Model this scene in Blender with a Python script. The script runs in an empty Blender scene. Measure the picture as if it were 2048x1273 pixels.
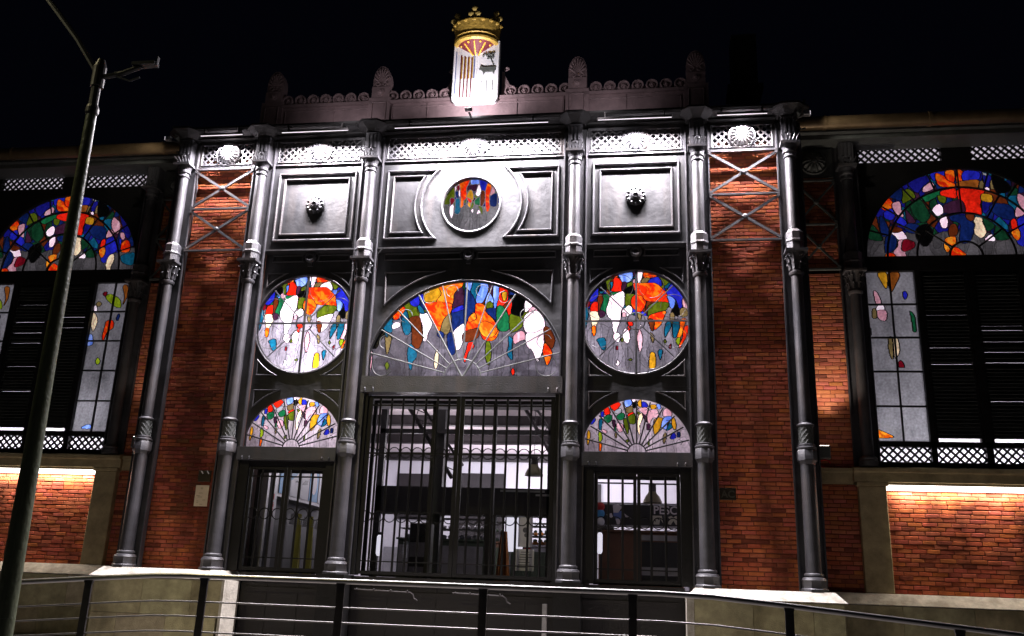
import bpy, math, random
import numpy as np
from mathutils import Vector, Matrix
R_=math.radians
scene=bpy.context.scene
random.seed(7)
# ---------------- camera, night sky, exposure ----------------
cam_d=bpy.data.cameras.new('camera'); cam=bpy.data.objects.new('camera',cam_d)
scene.collection.objects.link(cam)
cam.location=(3.508,-16.192,1.655); cam.rotation_euler=(1.861667,-0.036089,0.146036)
cam_d.sensor_width=36; cam_d.lens=1799.5/2048*36; cam_d.clip_end=600; cam_d.clip_start=.1
scene.camera=cam
w=bpy.data.worlds.new('World'); scene.world=w; w.use_nodes=True
nt=w.node_tree; bg=nt.nodes['Background']
bg.inputs[0].default_value=(.0006,.0007,.0017,1); bg.inputs[1].default_value=1      # black night sky with a trace of blue
scene.view_settings.view_transform='Standard'; scene.view_settings.look='None'
scene.view_settings.exposure=0; scene.view_settings.gamma=1
scene.render.engine='CYCLES'
scene.cycles.use_denoising=True
scene.cycles.max_bounces=5; scene.cycles.diffuse_bounces=3; scene.cycles.glossy_bounces=2
scene.cycles.transparent_max_bounces=12; scene.cycles.transmission_bounces=3
scene.cycles.sample_clamp_indirect=4
C=scene.collection
LED=(1.0,.93,1.0); WARM=(1.0,.86,.72); STREET=(1.0,.86,.48)
# ---------------- helpers ----------------
class MB:
    def __init__(s): s.v=[]; s.f=[]; s.c=[]; s.m=[]; s.col=(1,1,1); s.mi=0; s.cuts=[]
    def cut(s): s.cuts.append((len(s.v),len(s.f)))      # what follows becomes an object of its own
    def face(s,idx): s.f.append(tuple(idx)); s.c.append(s.col); s.m.append(s.mi)
    def add(s,vs,fs):
        b=len(s.v); s.v+= [tuple(x) for x in vs]
        for f in fs: s.face([b+i for i in f])
    def box(s,x0,x1,y0,y1,z0,z1):
        s.add([(x0,y0,z0),(x1,y0,z0),(x1,y1,z0),(x0,y1,z0),(x0,y0,z1),(x1,y0,z1),(x1,y1,z1),(x0,y1,z1)],
              [(0,3,2,1),(4,5,6,7),(0,1,5,4),(1,2,6,5),(2,3,7,6),(3,0,4,7)])
    def bbox(s,x0,x1,y0,y1,z0,z1,b=.01):      # box with chamfered front edges
        s.add([(x0,y0+b,z0),(x1,y0+b,z0),(x1,y1,z0),(x0,y1,z0),(x0,y0+b,z1),(x1,y0+b,z1),(x1,y1,z1),(x0,y1,z1),
               (x0+b,y0,z0+b),(x1-b,y0,z0+b),(x1-b,y0,z1-b),(x0+b,y0,z1-b)],
              [(0,3,2,1),(4,5,6,7),(1,2,6,5),(2,3,7,6),(3,0,4,7),(8,9,10,11),(0,1,9,8),(1,5,10,9),(5,4,11,10),(4,0,8,11)])
    def extr(s,poly,y0,y1):                    # polygon in x,z extruded along y
        n=len(poly); vs=[(x,y0,z) for x,z in poly]+[(x,y1,z) for x,z in poly]
        fs=[tuple(range(n)),tuple(range(2*n-1,n-1,-1))]+[(i,i+n,(i+1)%n+n,(i+1)%n) for i in range(n)]
        s.add(vs,fs)
    def prof(s,poly,x0,x1):                    # polygon in y,z extruded along x
        n=len(poly); vs=[(x0,y,z) for y,z in poly]+[(x1,y,z) for y,z in poly]
        fs=[tuple(range(n)),tuple(range(2*n-1,n-1,-1))]+[(i,i+n,(i+1)%n+n,(i+1)%n) for i in range(n)]
        s.add(vs,fs)
    def lathe(s,cx,cy,prof,seg=20,rot=0,half=False):
        b=len(s.v); n=len(prof)
        for r,z in prof:
            for i in range(seg):
                a=rot+2*math.pi*i/seg; s.v.append((cx+r*math.cos(a),cy+r*math.sin(a),z))
        for k in range(n-1):
            for i in range(seg):
                j=(i+1)%seg; s.face((b+k*seg+i,b+k*seg+j,b+(k+1)*seg+j,b+(k+1)*seg+i))
        s.face([b+i for i in range(seg)][::-1]); s.face([b+(n-1)*seg+i for i in range(seg)])
    def lathey(s,cx,cz,prof,seg=24,rfun=None,rz=0):   # profile (r,y), axis along y
        b=len(s.v); n=len(prof)
        for r,y in prof:
            for i in range(seg):
                a=2*math.pi*i/seg+rz; q=r*(rfun(a,r) if rfun else 1)
                s.v.append((cx+q*math.cos(a),y,cz+q*math.sin(a)))
        for k in range(n-1):
            for i in range(seg):
                j=(i+1)%seg; s.face((b+k*seg+i,b+k*seg+j,b+(k+1)*seg+j,b+(k+1)*seg+i))
        s.face([b+i for i in range(seg)]); s.face([b+(n-1)*seg+i for i in range(seg)][::-1])
    def tube(s,path,r,seg=8,closed=False,r2=None):
        P=[Vector(p) for p in path]; n=len(P); b=len(s.v)
        for k in range(n):
            t=(P[(k+1)%n]-P[k-1]) if closed else (P[min(k+1,n-1)]-P[max(k-1,0)])
            t.normalize(); up=Vector((0,1,0)) if abs(t.y)<.9 else Vector((1,0,0))
            a=t.cross(up).normalized(); c=t.cross(a)
            rr=r if r2 is None else r+(r2-r)*k/(n-1)
            for i in range(seg):
                g=2*math.pi*i/seg; s.v.append(tuple(P[k]+a*rr*math.cos(g)+c*rr*math.sin(g)))
        for k in range(n if closed else n-1):
            q=(k+1)%n
            for i in range(seg):
                j=(i+1)%seg; s.face((b+k*seg+i,b+k*seg+j,b+q*seg+j,b+q*seg+i))
        if not closed:
            s.face([b+i for i in range(seg)][::-1]); s.face([b+(n-1)*seg+i for i in range(seg)])
    def mould(s,path,y,wd,h,closed=False):       # raised moulding lying on a wall (x,z path), bulging to -y
        n=len(path); b=len(s.v); pr=[(-.5,0),(-.42,-.7),(-.15,-1),(.15,-1),(.42,-.7),(.5,0)]; m=len(pr)
        P=[Vector((p[0],p[1])) for p in path]
        for k in range(n):
            if closed: d0=(P[k]-P[k-1]).normalized(); d1=(P[(k+1)%n]-P[k]).normalized()
            else:
                d1=(P[min(k+1,n-1)]-P[k]); d0=(P[k]-P[max(k-1,0)])
                d0=d0.normalized() if d0.length>0 else d1.normalized(); d1=d1.normalized() if d1.length>0 else d0
            n0=Vector((-d0.y,d0.x)); n1=Vector((-d1.y,d1.x)); mm=n0+n1
            if mm.length<1e-4: mm=n0
            mm.normalize(); L=1/max(.35,mm.dot(n0))
            for u,g in pr:
                q=P[k]+mm*(u*wd*L); s.v.append((q.x,y+g*h,q.y))
        for k in range(n if closed else n-1):
            q=(k+1)%n
            for i in range(m-1): s.face((b+k*m+i,b+q*m+i,b+q*m+i+1,b+k*m+i+1))
        if not closed:
            s.face([b+i for i in range(m)][::-1]); s.face([b+(n-1)*m+i for i in range(m)])
    def bar(s,a,b_,wd,y0,y1):                    # flat bar between two x,z points
        a=Vector(a); b_=Vector(b_); d=(b_-a).normalized(); nn=Vector((-d.y,d.x))*wd/2
        s.extr([tuple(a+nn),tuple(a-nn),tuple(b_-nn),tuple(b_+nn)],y0,y1)
    def plate(s,x0,x1,z0,z1,cx,cz,r,y0,y1,a0=0,a1=360,xc=None,seg=56):   # wall plate with round or arched hole
        A=[R_(a0+(a1-a0)*i/seg) for i in range(seg+1)]
        for X in (x0,x1):
            for Z in (z0,z1):
                g=math.atan2(Z-cz,X-cx)%(2*math.pi)
                if R_(a0)<g<R_(a1): A.append(g)
        A=sorted(A); inn=[];out=[]
        for a in A:
            c,sn=math.cos(a),math.sin(a); px,pz=cx+r*c,cz+r*sn
            if xc: px=max(cx-xc,min(cx+xc,px))
            t=1e9
            if c>1e-6: t=min(t,(x1-cx)/c)
            if c<-1e-6: t=min(t,(x0-cx)/c)
            if sn>1e-6: t=min(t,(z1-cz)/sn)
            if sn<-1e-6: t=min(t,(z0-cz)/sn)
            inn.append((px,pz)); out.append((cx+t*c,cz+t*sn))
        n=len(A); vs=[(x,y0,z) for x,z in inn]+[(x,y0,z) for x,z in out]+[(x,y1,z) for x,z in inn]+[(x,y1,z) for x,z in out]
        fs=[]
        for i in range(n-1):
            fs+= [(i,i+1,n+i+1,n+i),(2*n+i,3*n+i,3*n+i+1,2*n+i+1),(i,2*n+i,2*n+i+1,i+1),(n+i,n+i+1,3*n+i+1,3*n+i)]
        s.add(vs,fs)
    def build(s,name,mat,parent=None,smooth=False,label=None,loc=None):
        if s.cuts:
            cs=[(0,0)]+[k for k in s.cuts if 0<k[1]<len(s.f)]+[(len(s.v),len(s.f))]; out=None
            for (v0,f0),(v1,f1) in zip(cs[:-1],cs[1:]):
                q=MB(); q.v=s.v[v0:v1]; q.f=[tuple(i-v0 for i in f) for f in s.f[f0:f1]]; q.c=s.c[f0:f1]; q.m=s.m[f0:f1]
                r=q.build(name,mat,parent,smooth,label,loc); out=out or r
            return out
        me=bpy.data.meshes.new(name); me.from_pydata(s.v,[],s.f)
        for m in (mat if isinstance(mat,(list,tuple)) else [mat]): me.materials.append(m)
        if any(s.m): me.polygons.foreach_set('material_index',s.m)
        if any(c!=(1,1,1) for c in s.c):
            at=me.color_attributes.new('Col','FLOAT_COLOR','CORNER'); arr=[]
            for f,c in zip(s.f,s.c): arr+= [c[0],c[1],c[2],1]*len(f)
            at.data.foreach_set('color',arr)
        if smooth: me.polygons.foreach_set('use_smooth',[True]*len(me.polygons)); 
        me.validate(); me.update()
        if smooth: me.set_sharp_from_angle(angle=R_(35))
        o=bpy.data.objects.new(name,me); C.objects.link(o)
        if parent: o.parent=parent
        if label: o['label']=label
        if loc: o.location=loc
        return o
def thing(name,label,cat,group=None,loc=(0,0,0),parent=None):
    o=bpy.data.objects.new(name,None); C.objects.link(o); o.location=loc; o.empty_display_size=.3
    if parent: o.parent=parent
    if label: o['label']=label
    if cat: o['category']=cat
    if group: o['group']=group
    return o
def tag(o,label,cat,group=None):
    o['label']=label; o['category']=cat
    if group: o['group']=group
    return o
def copy_tree(o,parent=None,dx=0,loc=None):
    c=o.copy(); C.objects.link(c); c.parent=parent
    if loc is not None: c.location=loc
    for ch in list(o.children): copy_tree(ch,c)
    return c
def arc(cx,cz,r,a0,a1,n=24): return [(cx+r*math.cos(R_(a0+(a1-a0)*i/n)),cz+r*math.sin(R_(a0+(a1-a0)*i/n))) for i in range(n+1)]
def sphere(mb,c,r,sx=1,sy=1,sz=1,n=8,m=6):
    vs=[];fs=[]
    for j in range(m+1):
        t=math.pi*j/m
        for i in range(n):
            a=2*math.pi*i/n; vs.append((c[0]+sx*r*math.sin(t)*math.cos(a),c[1]+sy*r*math.sin(t)*math.sin(a),c[2]+sz*r*math.cos(t)))
    for j in range(m):
        for i in range(n): fs.append((j*n+i,(j+1)*n+i,(j+1)*n+(i+1)%n,j*n+(i+1)%n))
    mb.add(vs,fs)
# ---------------- materials ----------------
def mat(name,col,rough=.5,metal=0,bump=0,bscale=30,var=0,vscale=4,attr=False,spec=.5,stretch=None,dirt=None):
    m=bpy.data.materials.new(name); m.use_nodes=True; t=m.node_tree; n=t.nodes; l=t.links; b=n['Principled BSDF']
    b.inputs['Roughness'].default_value=rough; b.inputs['Metallic'].default_value=metal
    b.inputs['Specular IOR Level'].default_value=spec
    tc=n.new('ShaderNodeTexCoord'); src=tc.outputs['Object']
    if stretch:
        mp=n.new('ShaderNodeMapping'); mp.inputs['Scale'].default_value=stretch; l.new(src,mp.inputs[0]); srcv=mp.outputs[0]
    else: srcv=src
    base=n.new('ShaderNodeRGB'); base.outputs[0].default_value=(*col,1); cur=base.outputs[0]
    if attr:
        at=n.new('ShaderNodeAttribute'); at.attribute_name='Col'
        mx=n.new('ShaderNodeMix'); mx.data_type='RGBA'; mx.blend_type='MULTIPLY'; mx.inputs[0].default_value=1
        l.new(cur,mx.inputs[6]); l.new(at.outputs[0],mx.inputs[7]); cur=mx.outputs[2]
    if var:
        nz=n.new('ShaderNodeTexNoise'); nz.inputs['Scale'].default_value=vscale; nz.inputs['Detail'].default_value=6; nz.inputs['Roughness'].default_value=.65
        l.new(srcv,nz.inputs['Vector'])
        mr=n.new('ShaderNodeMapRange'); mr.inputs[1].default_value=.3; mr.inputs[2].default_value=.7
        mr.inputs[3].default_value=1-var; mr.inputs[4].default_value=1+var; l.new(nz.outputs[0],mr.inputs[0])
        vm=n.new('ShaderNodeVectorMath'); vm.operation='SCALE'; l.new(cur,vm.inputs[0]); l.new(mr.outputs[0],vm.inputs[3]); cur=vm.outputs[0]
        rr=n.new('ShaderNodeMapRange'); rr.inputs[3].default_value=rough-.1; rr.inputs[4].default_value=min(1,rough+.15); l.new(nz.outputs[0],rr.inputs[0]); l.new(rr.outputs[0],b.inputs['Roughness'])
    if dirt:
        nz=n.new('ShaderNodeTexNoise'); nz.inputs['Scale'].default_value=dirt[0]; nz.inputs['Detail'].default_value=4
        mp=n.new('ShaderNodeMapping'); mp.inputs['Scale'].default_value=dirt[3]; l.new(src,mp.inputs[0]); l.new(mp.outputs[0],nz.inputs['Vector'])
        mr=n.new('ShaderNodeMapRange'); mr.inputs[1].default_value=.5; mr.inputs[2].default_value=.68; mr.inputs[4].default_value=dirt[2]; l.new(nz.outputs[0],mr.inputs[0])
        mx=n.new('ShaderNodeMix'); mx.data_type='RGBA'; l.new(mr.outputs[0],mx.inputs[0]); l.new(cur,mx.inputs[6]); mx.inputs[7].default_value=(*dirt[1],1); cur=mx.outputs[2]
    l.new(cur,b.inputs['Base Color'])
    if bump:
        nz=n.new('ShaderNodeTexNoise'); nz.inputs['Scale'].default_value=bscale; nz.inputs['Detail'].default_value=5; l.new(src,nz.inputs['Vector'])
        bp=n.new('ShaderNodeBump'); bp.inputs['Strength'].default_value=bump; bp.inputs['Distance'].default_value=.02
        l.new(nz.outputs[0],bp.inputs['Height']); l.new(bp.outputs[0],b.inputs['Normal'])
    return m
def emit(name,col,s):
    m=bpy.data.materials.new(name); m.use_nodes=True; b=m.node_tree.nodes['Principled BSDF']
    b.inputs['Base Color'].default_value=(*col,1); b.inputs['Emission Color'].default_value=(*col,1); b.inputs['Emission Strength'].default_value=s
    return m
IRON=mat('cast_iron_paint',(.048,.047,.052),.37,0,.35,45,.35,3,dirt=(2.2,(.10,.075,.06),.4,(1.5,1.5,.3)))
IRONP=mat('sheet_iron_paint',(.022,.022,.024),.42,0,0.35,9,.4,2.6,dirt=(3.0,(.055,.046,.042),.35,(1.5,1,.25)))
IRONG=mat('weathered_iron_paint',(.075,.08,.075),.5,0,.4,40,.3,5)
IRONB=mat('dark_iron',(.008,.0075,.0075),.55,0,.3,40,.25,4,spec=.3)
PLUM=mat('parapet_painted_zinc',(.21,.145,.15),.6,0,.5,12,.3,2.5)
BRICK=mat('old_handmade_brick',(.50,.125,.058),.88,0,.4,70,.22,7,attr=True,spec=.2,dirt=(1.1,(.06,.012,.006),.75,(1.4,1,.35)))
BRICKW=mat('pale_brick',(.42,.125,.062),.88,0,.4,70,.2,7,attr=True,spec=.2)
MORTAR=mat('mortar',(.16,.045,.022),.95,0,.6,80,.3,9)
STONE=mat('granite',(.36,.325,.215),.85,0,.5,60,.3,5,attr=True,spec=.25,dirt=(1.6,(.09,.075,.04),.55,(1,1,.6)))
STONEC=mat('dressed_granite_cap',(.46,.43,.37),.85,0,.6,50,.25,9,spec=.3,dirt=(3.5,(.20,.18,.14),.6,(1,1,1)))
COPING=mat('sandstone',(.36,.29,.16),.9,0,.5,50,.3,4,spec=.2)
DARK=mat('dark_metal_panel',(.012,.010,.010),.55,0,.3,20,.3,3)
STEEL=mat('brushed_steel',(.42,.41,.40),.33,.9,.1,60,.2,12,stretch=(.3,1,1))
STEELD=mat('dark_steel_post',(.05,.045,.045),.45,.5,.1,60,.2,12)
COPPER=mat('brown_gutter_pipe',(.17,.115,.06),.34,.55,.2,20,.25,3)
POLE=mat('green_pole_paint',(.08,.095,.052),.38,0,.5,18,.35,6,stretch=(6,6,.6))
CONC=mat('paving',(.12,.11,.1),.9,0,.5,30,.3,2)
ASPH=mat('asphalt',(.05,.05,.05),.95,0,.6,60,.25,3)
WHITEW=mat('interior_white_plaster',(.72,.69,.74),.8,0,.1,8,.08,.8)
CEIL=mat('corrugated_ceiling',(.62,.54,.56),.6,0,.1,8,.15,1)
PAPER=mat('notice_paper',(.62,.50,.36),.8,0,.1,20,.06,10)
BLACKP=mat('black_paint',(.012,.012,.014),.5,0,.1,20,.2,4)
GOLD=mat('gold_paint',(.50,.32,.06),.42,.15,.7,14,.35,9)
CRED=mat('crest_red',(.13,.012,.018),.6,0,.3,30,.2,6)
CWHITE=mat('crest_white_enamel',(.80,.80,.82),.45,0,.25,16,.06,5)
CGREY=mat('crest_dark_relief',(.10,.11,.10),.6,0,.4,30,.3,12)
BRASS=mat('plate_bronze',(.045,.035,.02),.45,.4,.2,30,.2,10)
BULB=emit('led_lens',LED,1.4)
BULBW=emit('warm_led_lens',(1,.90,.80),8)
BULBS=emit('street_lamp_lens',STREET,20)
def lightobj(name,kind,loc,energy,col,parent=None,target=None,size=None,sy=None,spread=None,spot=None,blend=.5,rad=.05):
    d=bpy.data.lights.new(name,kind); d.energy=energy; d.color=col
    o=bpy.data.objects.new(name,d); C.objects.link(o); o.location=loc
    if kind=='AREA':
        d.shape='RECTANGLE' if sy else 'SQUARE'; d.size=size
        if sy: d.size_y=sy
        if spread: d.spread=R_(spread)
    if kind=='SPOT': d.spot_size=R_(spot); d.spot_blend=blend; d.shadow_soft_size=rad
    if kind=='POINT': d.shadow_soft_size=rad
    if target: o.rotation_euler=(Vector(target)-Vector(loc)).to_track_quat('-Z','Y').to_euler()
    if parent: o.parent=parent
    return o
LEDP=3300; STRIPP=58; STP=860
BK=dict(rr=42,rl=95,fan=54,roundel=22,sr=10,sl=20,wt=38,wb=110)
ROUND=[('YG',[-629,870,-555,940,-480,947,-504,895,-587,857]),('OL',[-587,843,-546,895,-488,939,-438,947,-455,894,-496,806,-487,630,-553,666,-579,772]),('O',[-438,964,-380,999,-347,910,-430,894]),('R',[-430,885,-338,892,-264,794,-272,619,-371,611,-478,630,-437,753]),('LB',[-380,999,-239,1006,-65,1033,-57,923,-99,836,-173,793,-264,803,-322,910]),('V',[-57,1038,26,1046,34,957,-8,905,-57,941]),('W',[26,1037,166,1026,124,956,99,798,33,790]),('RO',[166,1011,420,986,403,916,272,883,157,885,132,938]),('S',[132,876,271,874,222,796,90,784]),('B',[271,857,419,907,468,880,482,705,369,768,222,787]),('OL',[428,933,501,932,647,816,613,773,531,722,483,810]),('K',[-720,756,-621,843,-579,781,-561,684,-619,632,-735,633]),('B',[-901,600,-811,740,-745,748,-719,633,-734,511,-849,407,-933,461]),('M',[-981,339,-933,452,-874,390,-914,303]),('T',[-1022,287,-981,330,-914,268,-912,112,-959,-111,-1000,-94,-1025,113]),('BR',[-718,554,-635,553,-626,457,-650,283,-724,232,-741,389]),('G',[-627,562,-503,525,-527,404,-583,179,-682,249,-634,422]),('R',[-849,372,-733,406,-724,232,-806,207,-881,233]),('C',[-880,207,-723,206,-697,76,-770,-78,-828,-86,-871,95]),('V',[-723,223,-633,231,-583,179,-632,93,-698,111]),('RO',[-844,-91,-762,-87,-769,-232,-801,-266,-829,-232]),('T',[-743,-335,-596,-310,-571,-454,-587,-547,-644,-538,-710,-420]),('G',[-486,595,-371,608,-305,619,-420,542,-503,543]),('W',[-502,508,-420,551,-305,610,-231,601,-214,383,-288,211,-288,73,-344,-98,-377,-209,-434,-183,-467,40,-533,109,-575,231,-527,404]),('V',[-264,794,-173,784,-222,644,-272,628]),('OL',[-173,775,-74,809,-41,773,-107,713,-173,705]),('K',[-222,644,-107,722,-41,677,24,571,-25,546,-173,565,-231,592]),('OL',[-206,548,-91,564,-25,546,-75,451,-108,330,-206,331]),('RO',[-91,468,-9,554,105,518,187,448,170,327,88,207,-10,225,-91,330]),('RO',[-66,756,-8,782,222,782,369,773,514,652,594,547,608,374,479,393,203,413,105,518,-9,554,-41,677]),('B',[579,617,670,763,775,718,886,561,873,320,800,269,738,442,594,530]),('LB',[586,521,722,459,729,356,687,270,623,305,608,409]),('OL',[235,326,398,394,608,374,607,306,541,220,412,196,233,129,214,223]),('RO',[249,129,412,191,557,212,524,101,458,-52,328,-162,240,-34,225,69]),('BR',[225,52,330,34,320,-170,264,-136]),('P',[859,406,892,483,963,388,944,268,881,286]),('K',[654,202,745,338,800,269,814,167,781,99,686,168]),('S',[824,252,928,268,974,148,909,98,813,115]),('S',[637,168,702,176,716,65,666,-70,628,49]),('T',[555,-19,635,6,650,-87,576,-239,535,-306,520,-188]),('T',[683,14,796,30,810,-105,743,-290,679,-290]),('O',[812,30,925,63,907,-38,822,-308,751,-290,810,-105]),('RO',[873,-139,962,-72,951,-241,884,-375,811,-508,780,-458,854,-308]),('YG',[750,-324,822,-316,804,-408,772,-458,733,-391]),('OL',[535,-332,558,-390,533,-424,510,-373]),('M',[605,-458,645,-433,652,-508,620,-525,596,-491]),('W',[-222,279,-140,330,-75,278,-92,175,-173,124,-263,150,-271,228]),('P',[-263,185,-190,175,-198,107,-263,107]),('R',[-165,21,-92,37,-60,-49,-108,-82,-173,-48]),('R',[-157,-74,-108,-82,-125,-167,-173,-133]),('W',[-222,-133,-173,-142,-125,-218,-133,-388,-190,-405,-246,-354,-255,-218]),('W',[-417,-225,-320,-217,-303,-319,-344,-396,-417,-336,-442,-285]),('OL',[-263,-294,-238,-354,-263,-387,-295,-370]),('M',[-360,-455,-335,-505,-359,-556,-384,-505]),('W',[-351,-732,-310,-790,-335,-849,-375,-840,-367,-757]),('OL',[-166,-740,-93,-707,-93,-757]),('P',[62,-143,110,-254,117,-389,76,-590,36,-506,12,-338,21,-236]),('W',[78,-50,102,-67,78,-92]),('YO',[252,-624,300,-594,348,-633,353,-873,234,-890]),('T',[404,-557,484,-549,467,-658,442,-741,411,-658]),('S',[255,-204,327,-272,318,-406,286,-373]),('S',[22,174,104,173,79,36,38,70]),('P',[-24,887,-25,782,-74,800])]
FAN=[('K',[-1907,756,-1774,1075,-1690,1128,-1661,985,-1604,932,-1713,755,-1772,615,-1860,615]),('T',[-1689,1110,-1662,1217,-1546,1323,-1491,1180,-1482,949,-1588,949,-1673,1021]),('LB',[-1599,1324,-1499,1394,-1479,1251,-1530,1234]),('RO',[-1490,1394,-1368,1537,-1278,1518,-1244,1410,-1299,1321,-1363,1232,-1430,1188,-1488,1251]),('OL',[-1351,1555,-1182,1661,-1030,1498,-994,1354,-926,1264,-1152,1231,-1216,1392]),('B',[-1185,1698,-1048,1768,-968,1623,-992,1461,-1154,1517]),('B',[-974,1713,-913,1857,-875,1820,-869,1586,-929,1568]),('T',[-1283,1339,-1215,1374,-1168,1213,-1292,1232]),('T',[-1310,1232,-1186,1213,-1107,1088,-1113,929,-1197,877,-1276,1001]),('W',[-1501,1073,-1427,1144,-1329,1125,-1332,1054,-1460,1002]),('BR',[-1152,1231,-926,1255,-896,1069,-854,822,-903,648,-951,595,-1060,665,-1094,1035]),('W',[-954,1282,-913,1327,-772,1316,-687,1209,-687,1068,-748,927,-773,787,-841,770,-878,1069]),('T',[-1010,1462,-941,1479,-844,1335,-930,1318]),('YO',[-885,1839,-600,1925,-517,1708,-647,1547,-849,1559]),('O',[-600,1925,-254,2002,-106,2009,-124,1865,-241,1776,-268,1633,-314,1508,-630,1547,-536,1726]),('RO',[-849,1550,-630,1547,-314,1517,-337,1313,-420,1243,-494,1031,-542,961,-693,1156,-811,1370]),('V',[-258,1758,-106,1846,-71,1506,-155,1453,-292,1437,-283,1579]),('DB',[-306,1366,-74,1399,-17,1134,-149,1029,-246,907,-308,1100]),('B',[-290,1401,-87,1488,-74,1399,-286,1330]),('W',[-248,942,-150,1047,-50,1099,-23,923,-77,645,-176,576,-213,785]),('S',[-453,1207,-337,1313,-295,1171,-333,925,-434,890,-508,978]),('DB',[-365,890,-264,925,-212,767,-190,524,-290,473,-351,646]),('DB',[-542,961,-435,908,-463,803,-571,874]),('T',[-1136,631,-1080,701,-966,561,-957,422,-1020,335,-1029,214,-1069,180,-1115,335,-1148,491]),('S',[-1616,861,-1492,843,-1497,684,-1536,509,-1572,527]),('T',[-1630,932,-1566,896,-1578,825]),('OL',[-1541,344,-1486,266,-1528,180,-1578,266]),('P',[-1897,633,-1857,580,-1841,283,-1866,162,-1927,266,-1960,388,-1925,545]),('C',[-554,594,-512,473,-511,301,-556,198,-594,266,-596,439]),('T',[73,1997,239,1986,204,1806,178,1610,90,1647,48,1790]),('LB',[-48,1972,73,1997,56,1808,15,1773,-49,1828]),('LB',[247,1986,405,1947,396,1750,302,1537,173,1539,175,1681,237,1842]),('V',[405,1947,510,1910,512,1660,431,1750]),('LB',[511,1892,614,1891,621,1712,581,1446,529,1446,501,1713]),('LB',[382,1679,431,1741,514,1606,509,1535,356,1501]),('R',[632,1873,771,1835,810,1692,798,1568,700,1462,589,1464,623,1658]),('YO',[672,1729,775,1737,771,1603,713,1568]),('DB',[-73,1792,32,1773,154,1575,164,1379,28,1168,-38,1116]),('OL',[439,1563,519,1500,497,1394,412,1395,357,1466]),('RO',[166,1503,269,1520,375,1448,398,1324,523,1200,632,1024,645,920,574,781,440,747,336,800,279,922,223,1027,5,941,-3,1098,90,1309,157,1344]),('O',[42,1239,158,1326,189,1202,47,1133]),('O',[238,1079,406,1148,616,1007,587,885,471,816,315,887]),('BR',[-45,923,207,1009,280,904,184,783,-35,732]),('DB',[378,1395,565,1411,601,1164,522,1217,398,1324]),('G',[590,1428,700,1462,845,1232,869,1023,754,936,633,989,592,1164]),('R',[848,1602,892,1549,861,1232,807,1320,777,1444]),('OL',[859,1302,1065,1231,1118,1143,1088,1021,907,918,851,1058]),('K',[828,1674,1153,1634,1136,1388,1081,1248,875,1320,902,1531]),('W',[1147,1564,1294,1456,1212,1369,1146,1335]),('P',[1295,1439,1398,1350,1213,1334]),('W',[1148,1265,1247,1334,1415,1341,1538,1157,1541,1019,1427,933,1260,899,1158,952,1119,1125]),('P',[927,832,1024,935,1142,934,1180,796,1064,745,965,694]),('W',[1177,882,1343,916,1525,984,1530,795,1542,658,1473,436,1418,335,1357,453,1303,573,1201,659]),('BR',[1525,1019,1642,1001,1738,811,1732,674,1668,589,1566,692]),('RO',[1549,709,1668,589,1696,470,1610,267,1549,402,1512,538]),('T',[842,849,928,780,917,642,943,386,874,420,820,523,849,660]),('R',[51,714,153,722,174,627,77,541,33,386,12,318,-18,404,24,576]),('OL',[407,730,493,713,520,472,478,267,403,438]),('R',[949,216,993,149,954,73,918,148])]
SMALL=[('B',[-854,558,-822,646,-768,657,-757,603,-821,526]),('T',[-687,614,-649,637,-627,582,-648,429,-685,440,-697,527]),('B',[-661,746,-607,769,-601,681,-649,670]),('R',[-596,802,-553,852,-499,824,-488,737,-563,703,-591,747]),('R',[-489,891,-392,946,-327,947,-295,892,-391,792,-445,814]),('GL',[-423,759,-338,826,-284,826,-284,760,-369,694]),('G',[-595,670,-466,709,-450,628,-509,562,-573,572]),('G',[-364,694,-284,749,-219,728,-230,651,-305,607,-359,650]),('LB',[-225,981,-112,998,-85,926,-144,860,-209,871]),('W',[-90,998,-26,993,-47,949]),('S',[-203,838,-80,872,-69,773,-166,739]),('K',[-80,938,-4,949,6,872,-48,839]),('R',[-166,718,-80,762,-53,740,-144,680]),('OL',[-160,674,-59,740,-27,708,-27,556,-112,544,-155,609]),('OL',[-241,619,-166,641,-144,478,-166,348,-219,478]),('YO',[28,971,82,999,92,939,81,862,28,883]),('B',[92,950,156,956,209,896,188,857,102,862]),('YO',[252,896,348,902,347,831,273,814]),('LB',[364,913,423,908,443,843,390,826]),('P',[17,828,198,846,165,710,91,763]),('P',[209,786,368,820,399,668,293,656,228,547,186,644]),('P',[474,777,528,838,612,800,643,725,589,681,484,691]),('C',[48,719,102,742,106,644,58,524,57,340,15,437,16,621]),('OL',[6,774,70,752,38,714]),('V',[112,731,186,677,186,579,123,655]),('V',[186,547,254,526,227,439,185,439]),('YO',[324,635,478,653,429,485,353,355,306,397]),('LB',[494,669,621,692,631,638,556,540,554,443,502,453,439,506]),('T',[588,583,640,530,618,465,533,421,566,529]),('YO',[642,649,684,660,714,552,702,455,670,444,630,562]),('S',[480,345,512,389,543,357,520,250,488,185,468,270]),('B',[627,358,680,385,710,316,646,267,600,293]),('DB',[732,402,785,392,773,306,731,316]),('YG',[-696,386,-647,386,-625,278,-657,213,-689,223]),('RO',[-683,180,-640,192,-645,52,-682,51]),('YO',[-900,394,-863,405,-846,319,-881,145,-909,210]),('YO',[-995,187,-968,209,-972,79,-999,79]),('P',[-637,440,-540,409,-561,365,-615,386]),('V',[-444,606,-391,606,-390,497,-433,497]),('G',[-406,486,-369,487,-374,411,-401,411]),('S',[-390,389,-358,389,-368,281,-390,303]),('P',[-369,541,-262,542,-240,434,-326,390]),('OL',[194,192,231,267,225,139]),('OL',[-198,240,-155,262,-155,209,-187,187])]
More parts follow.
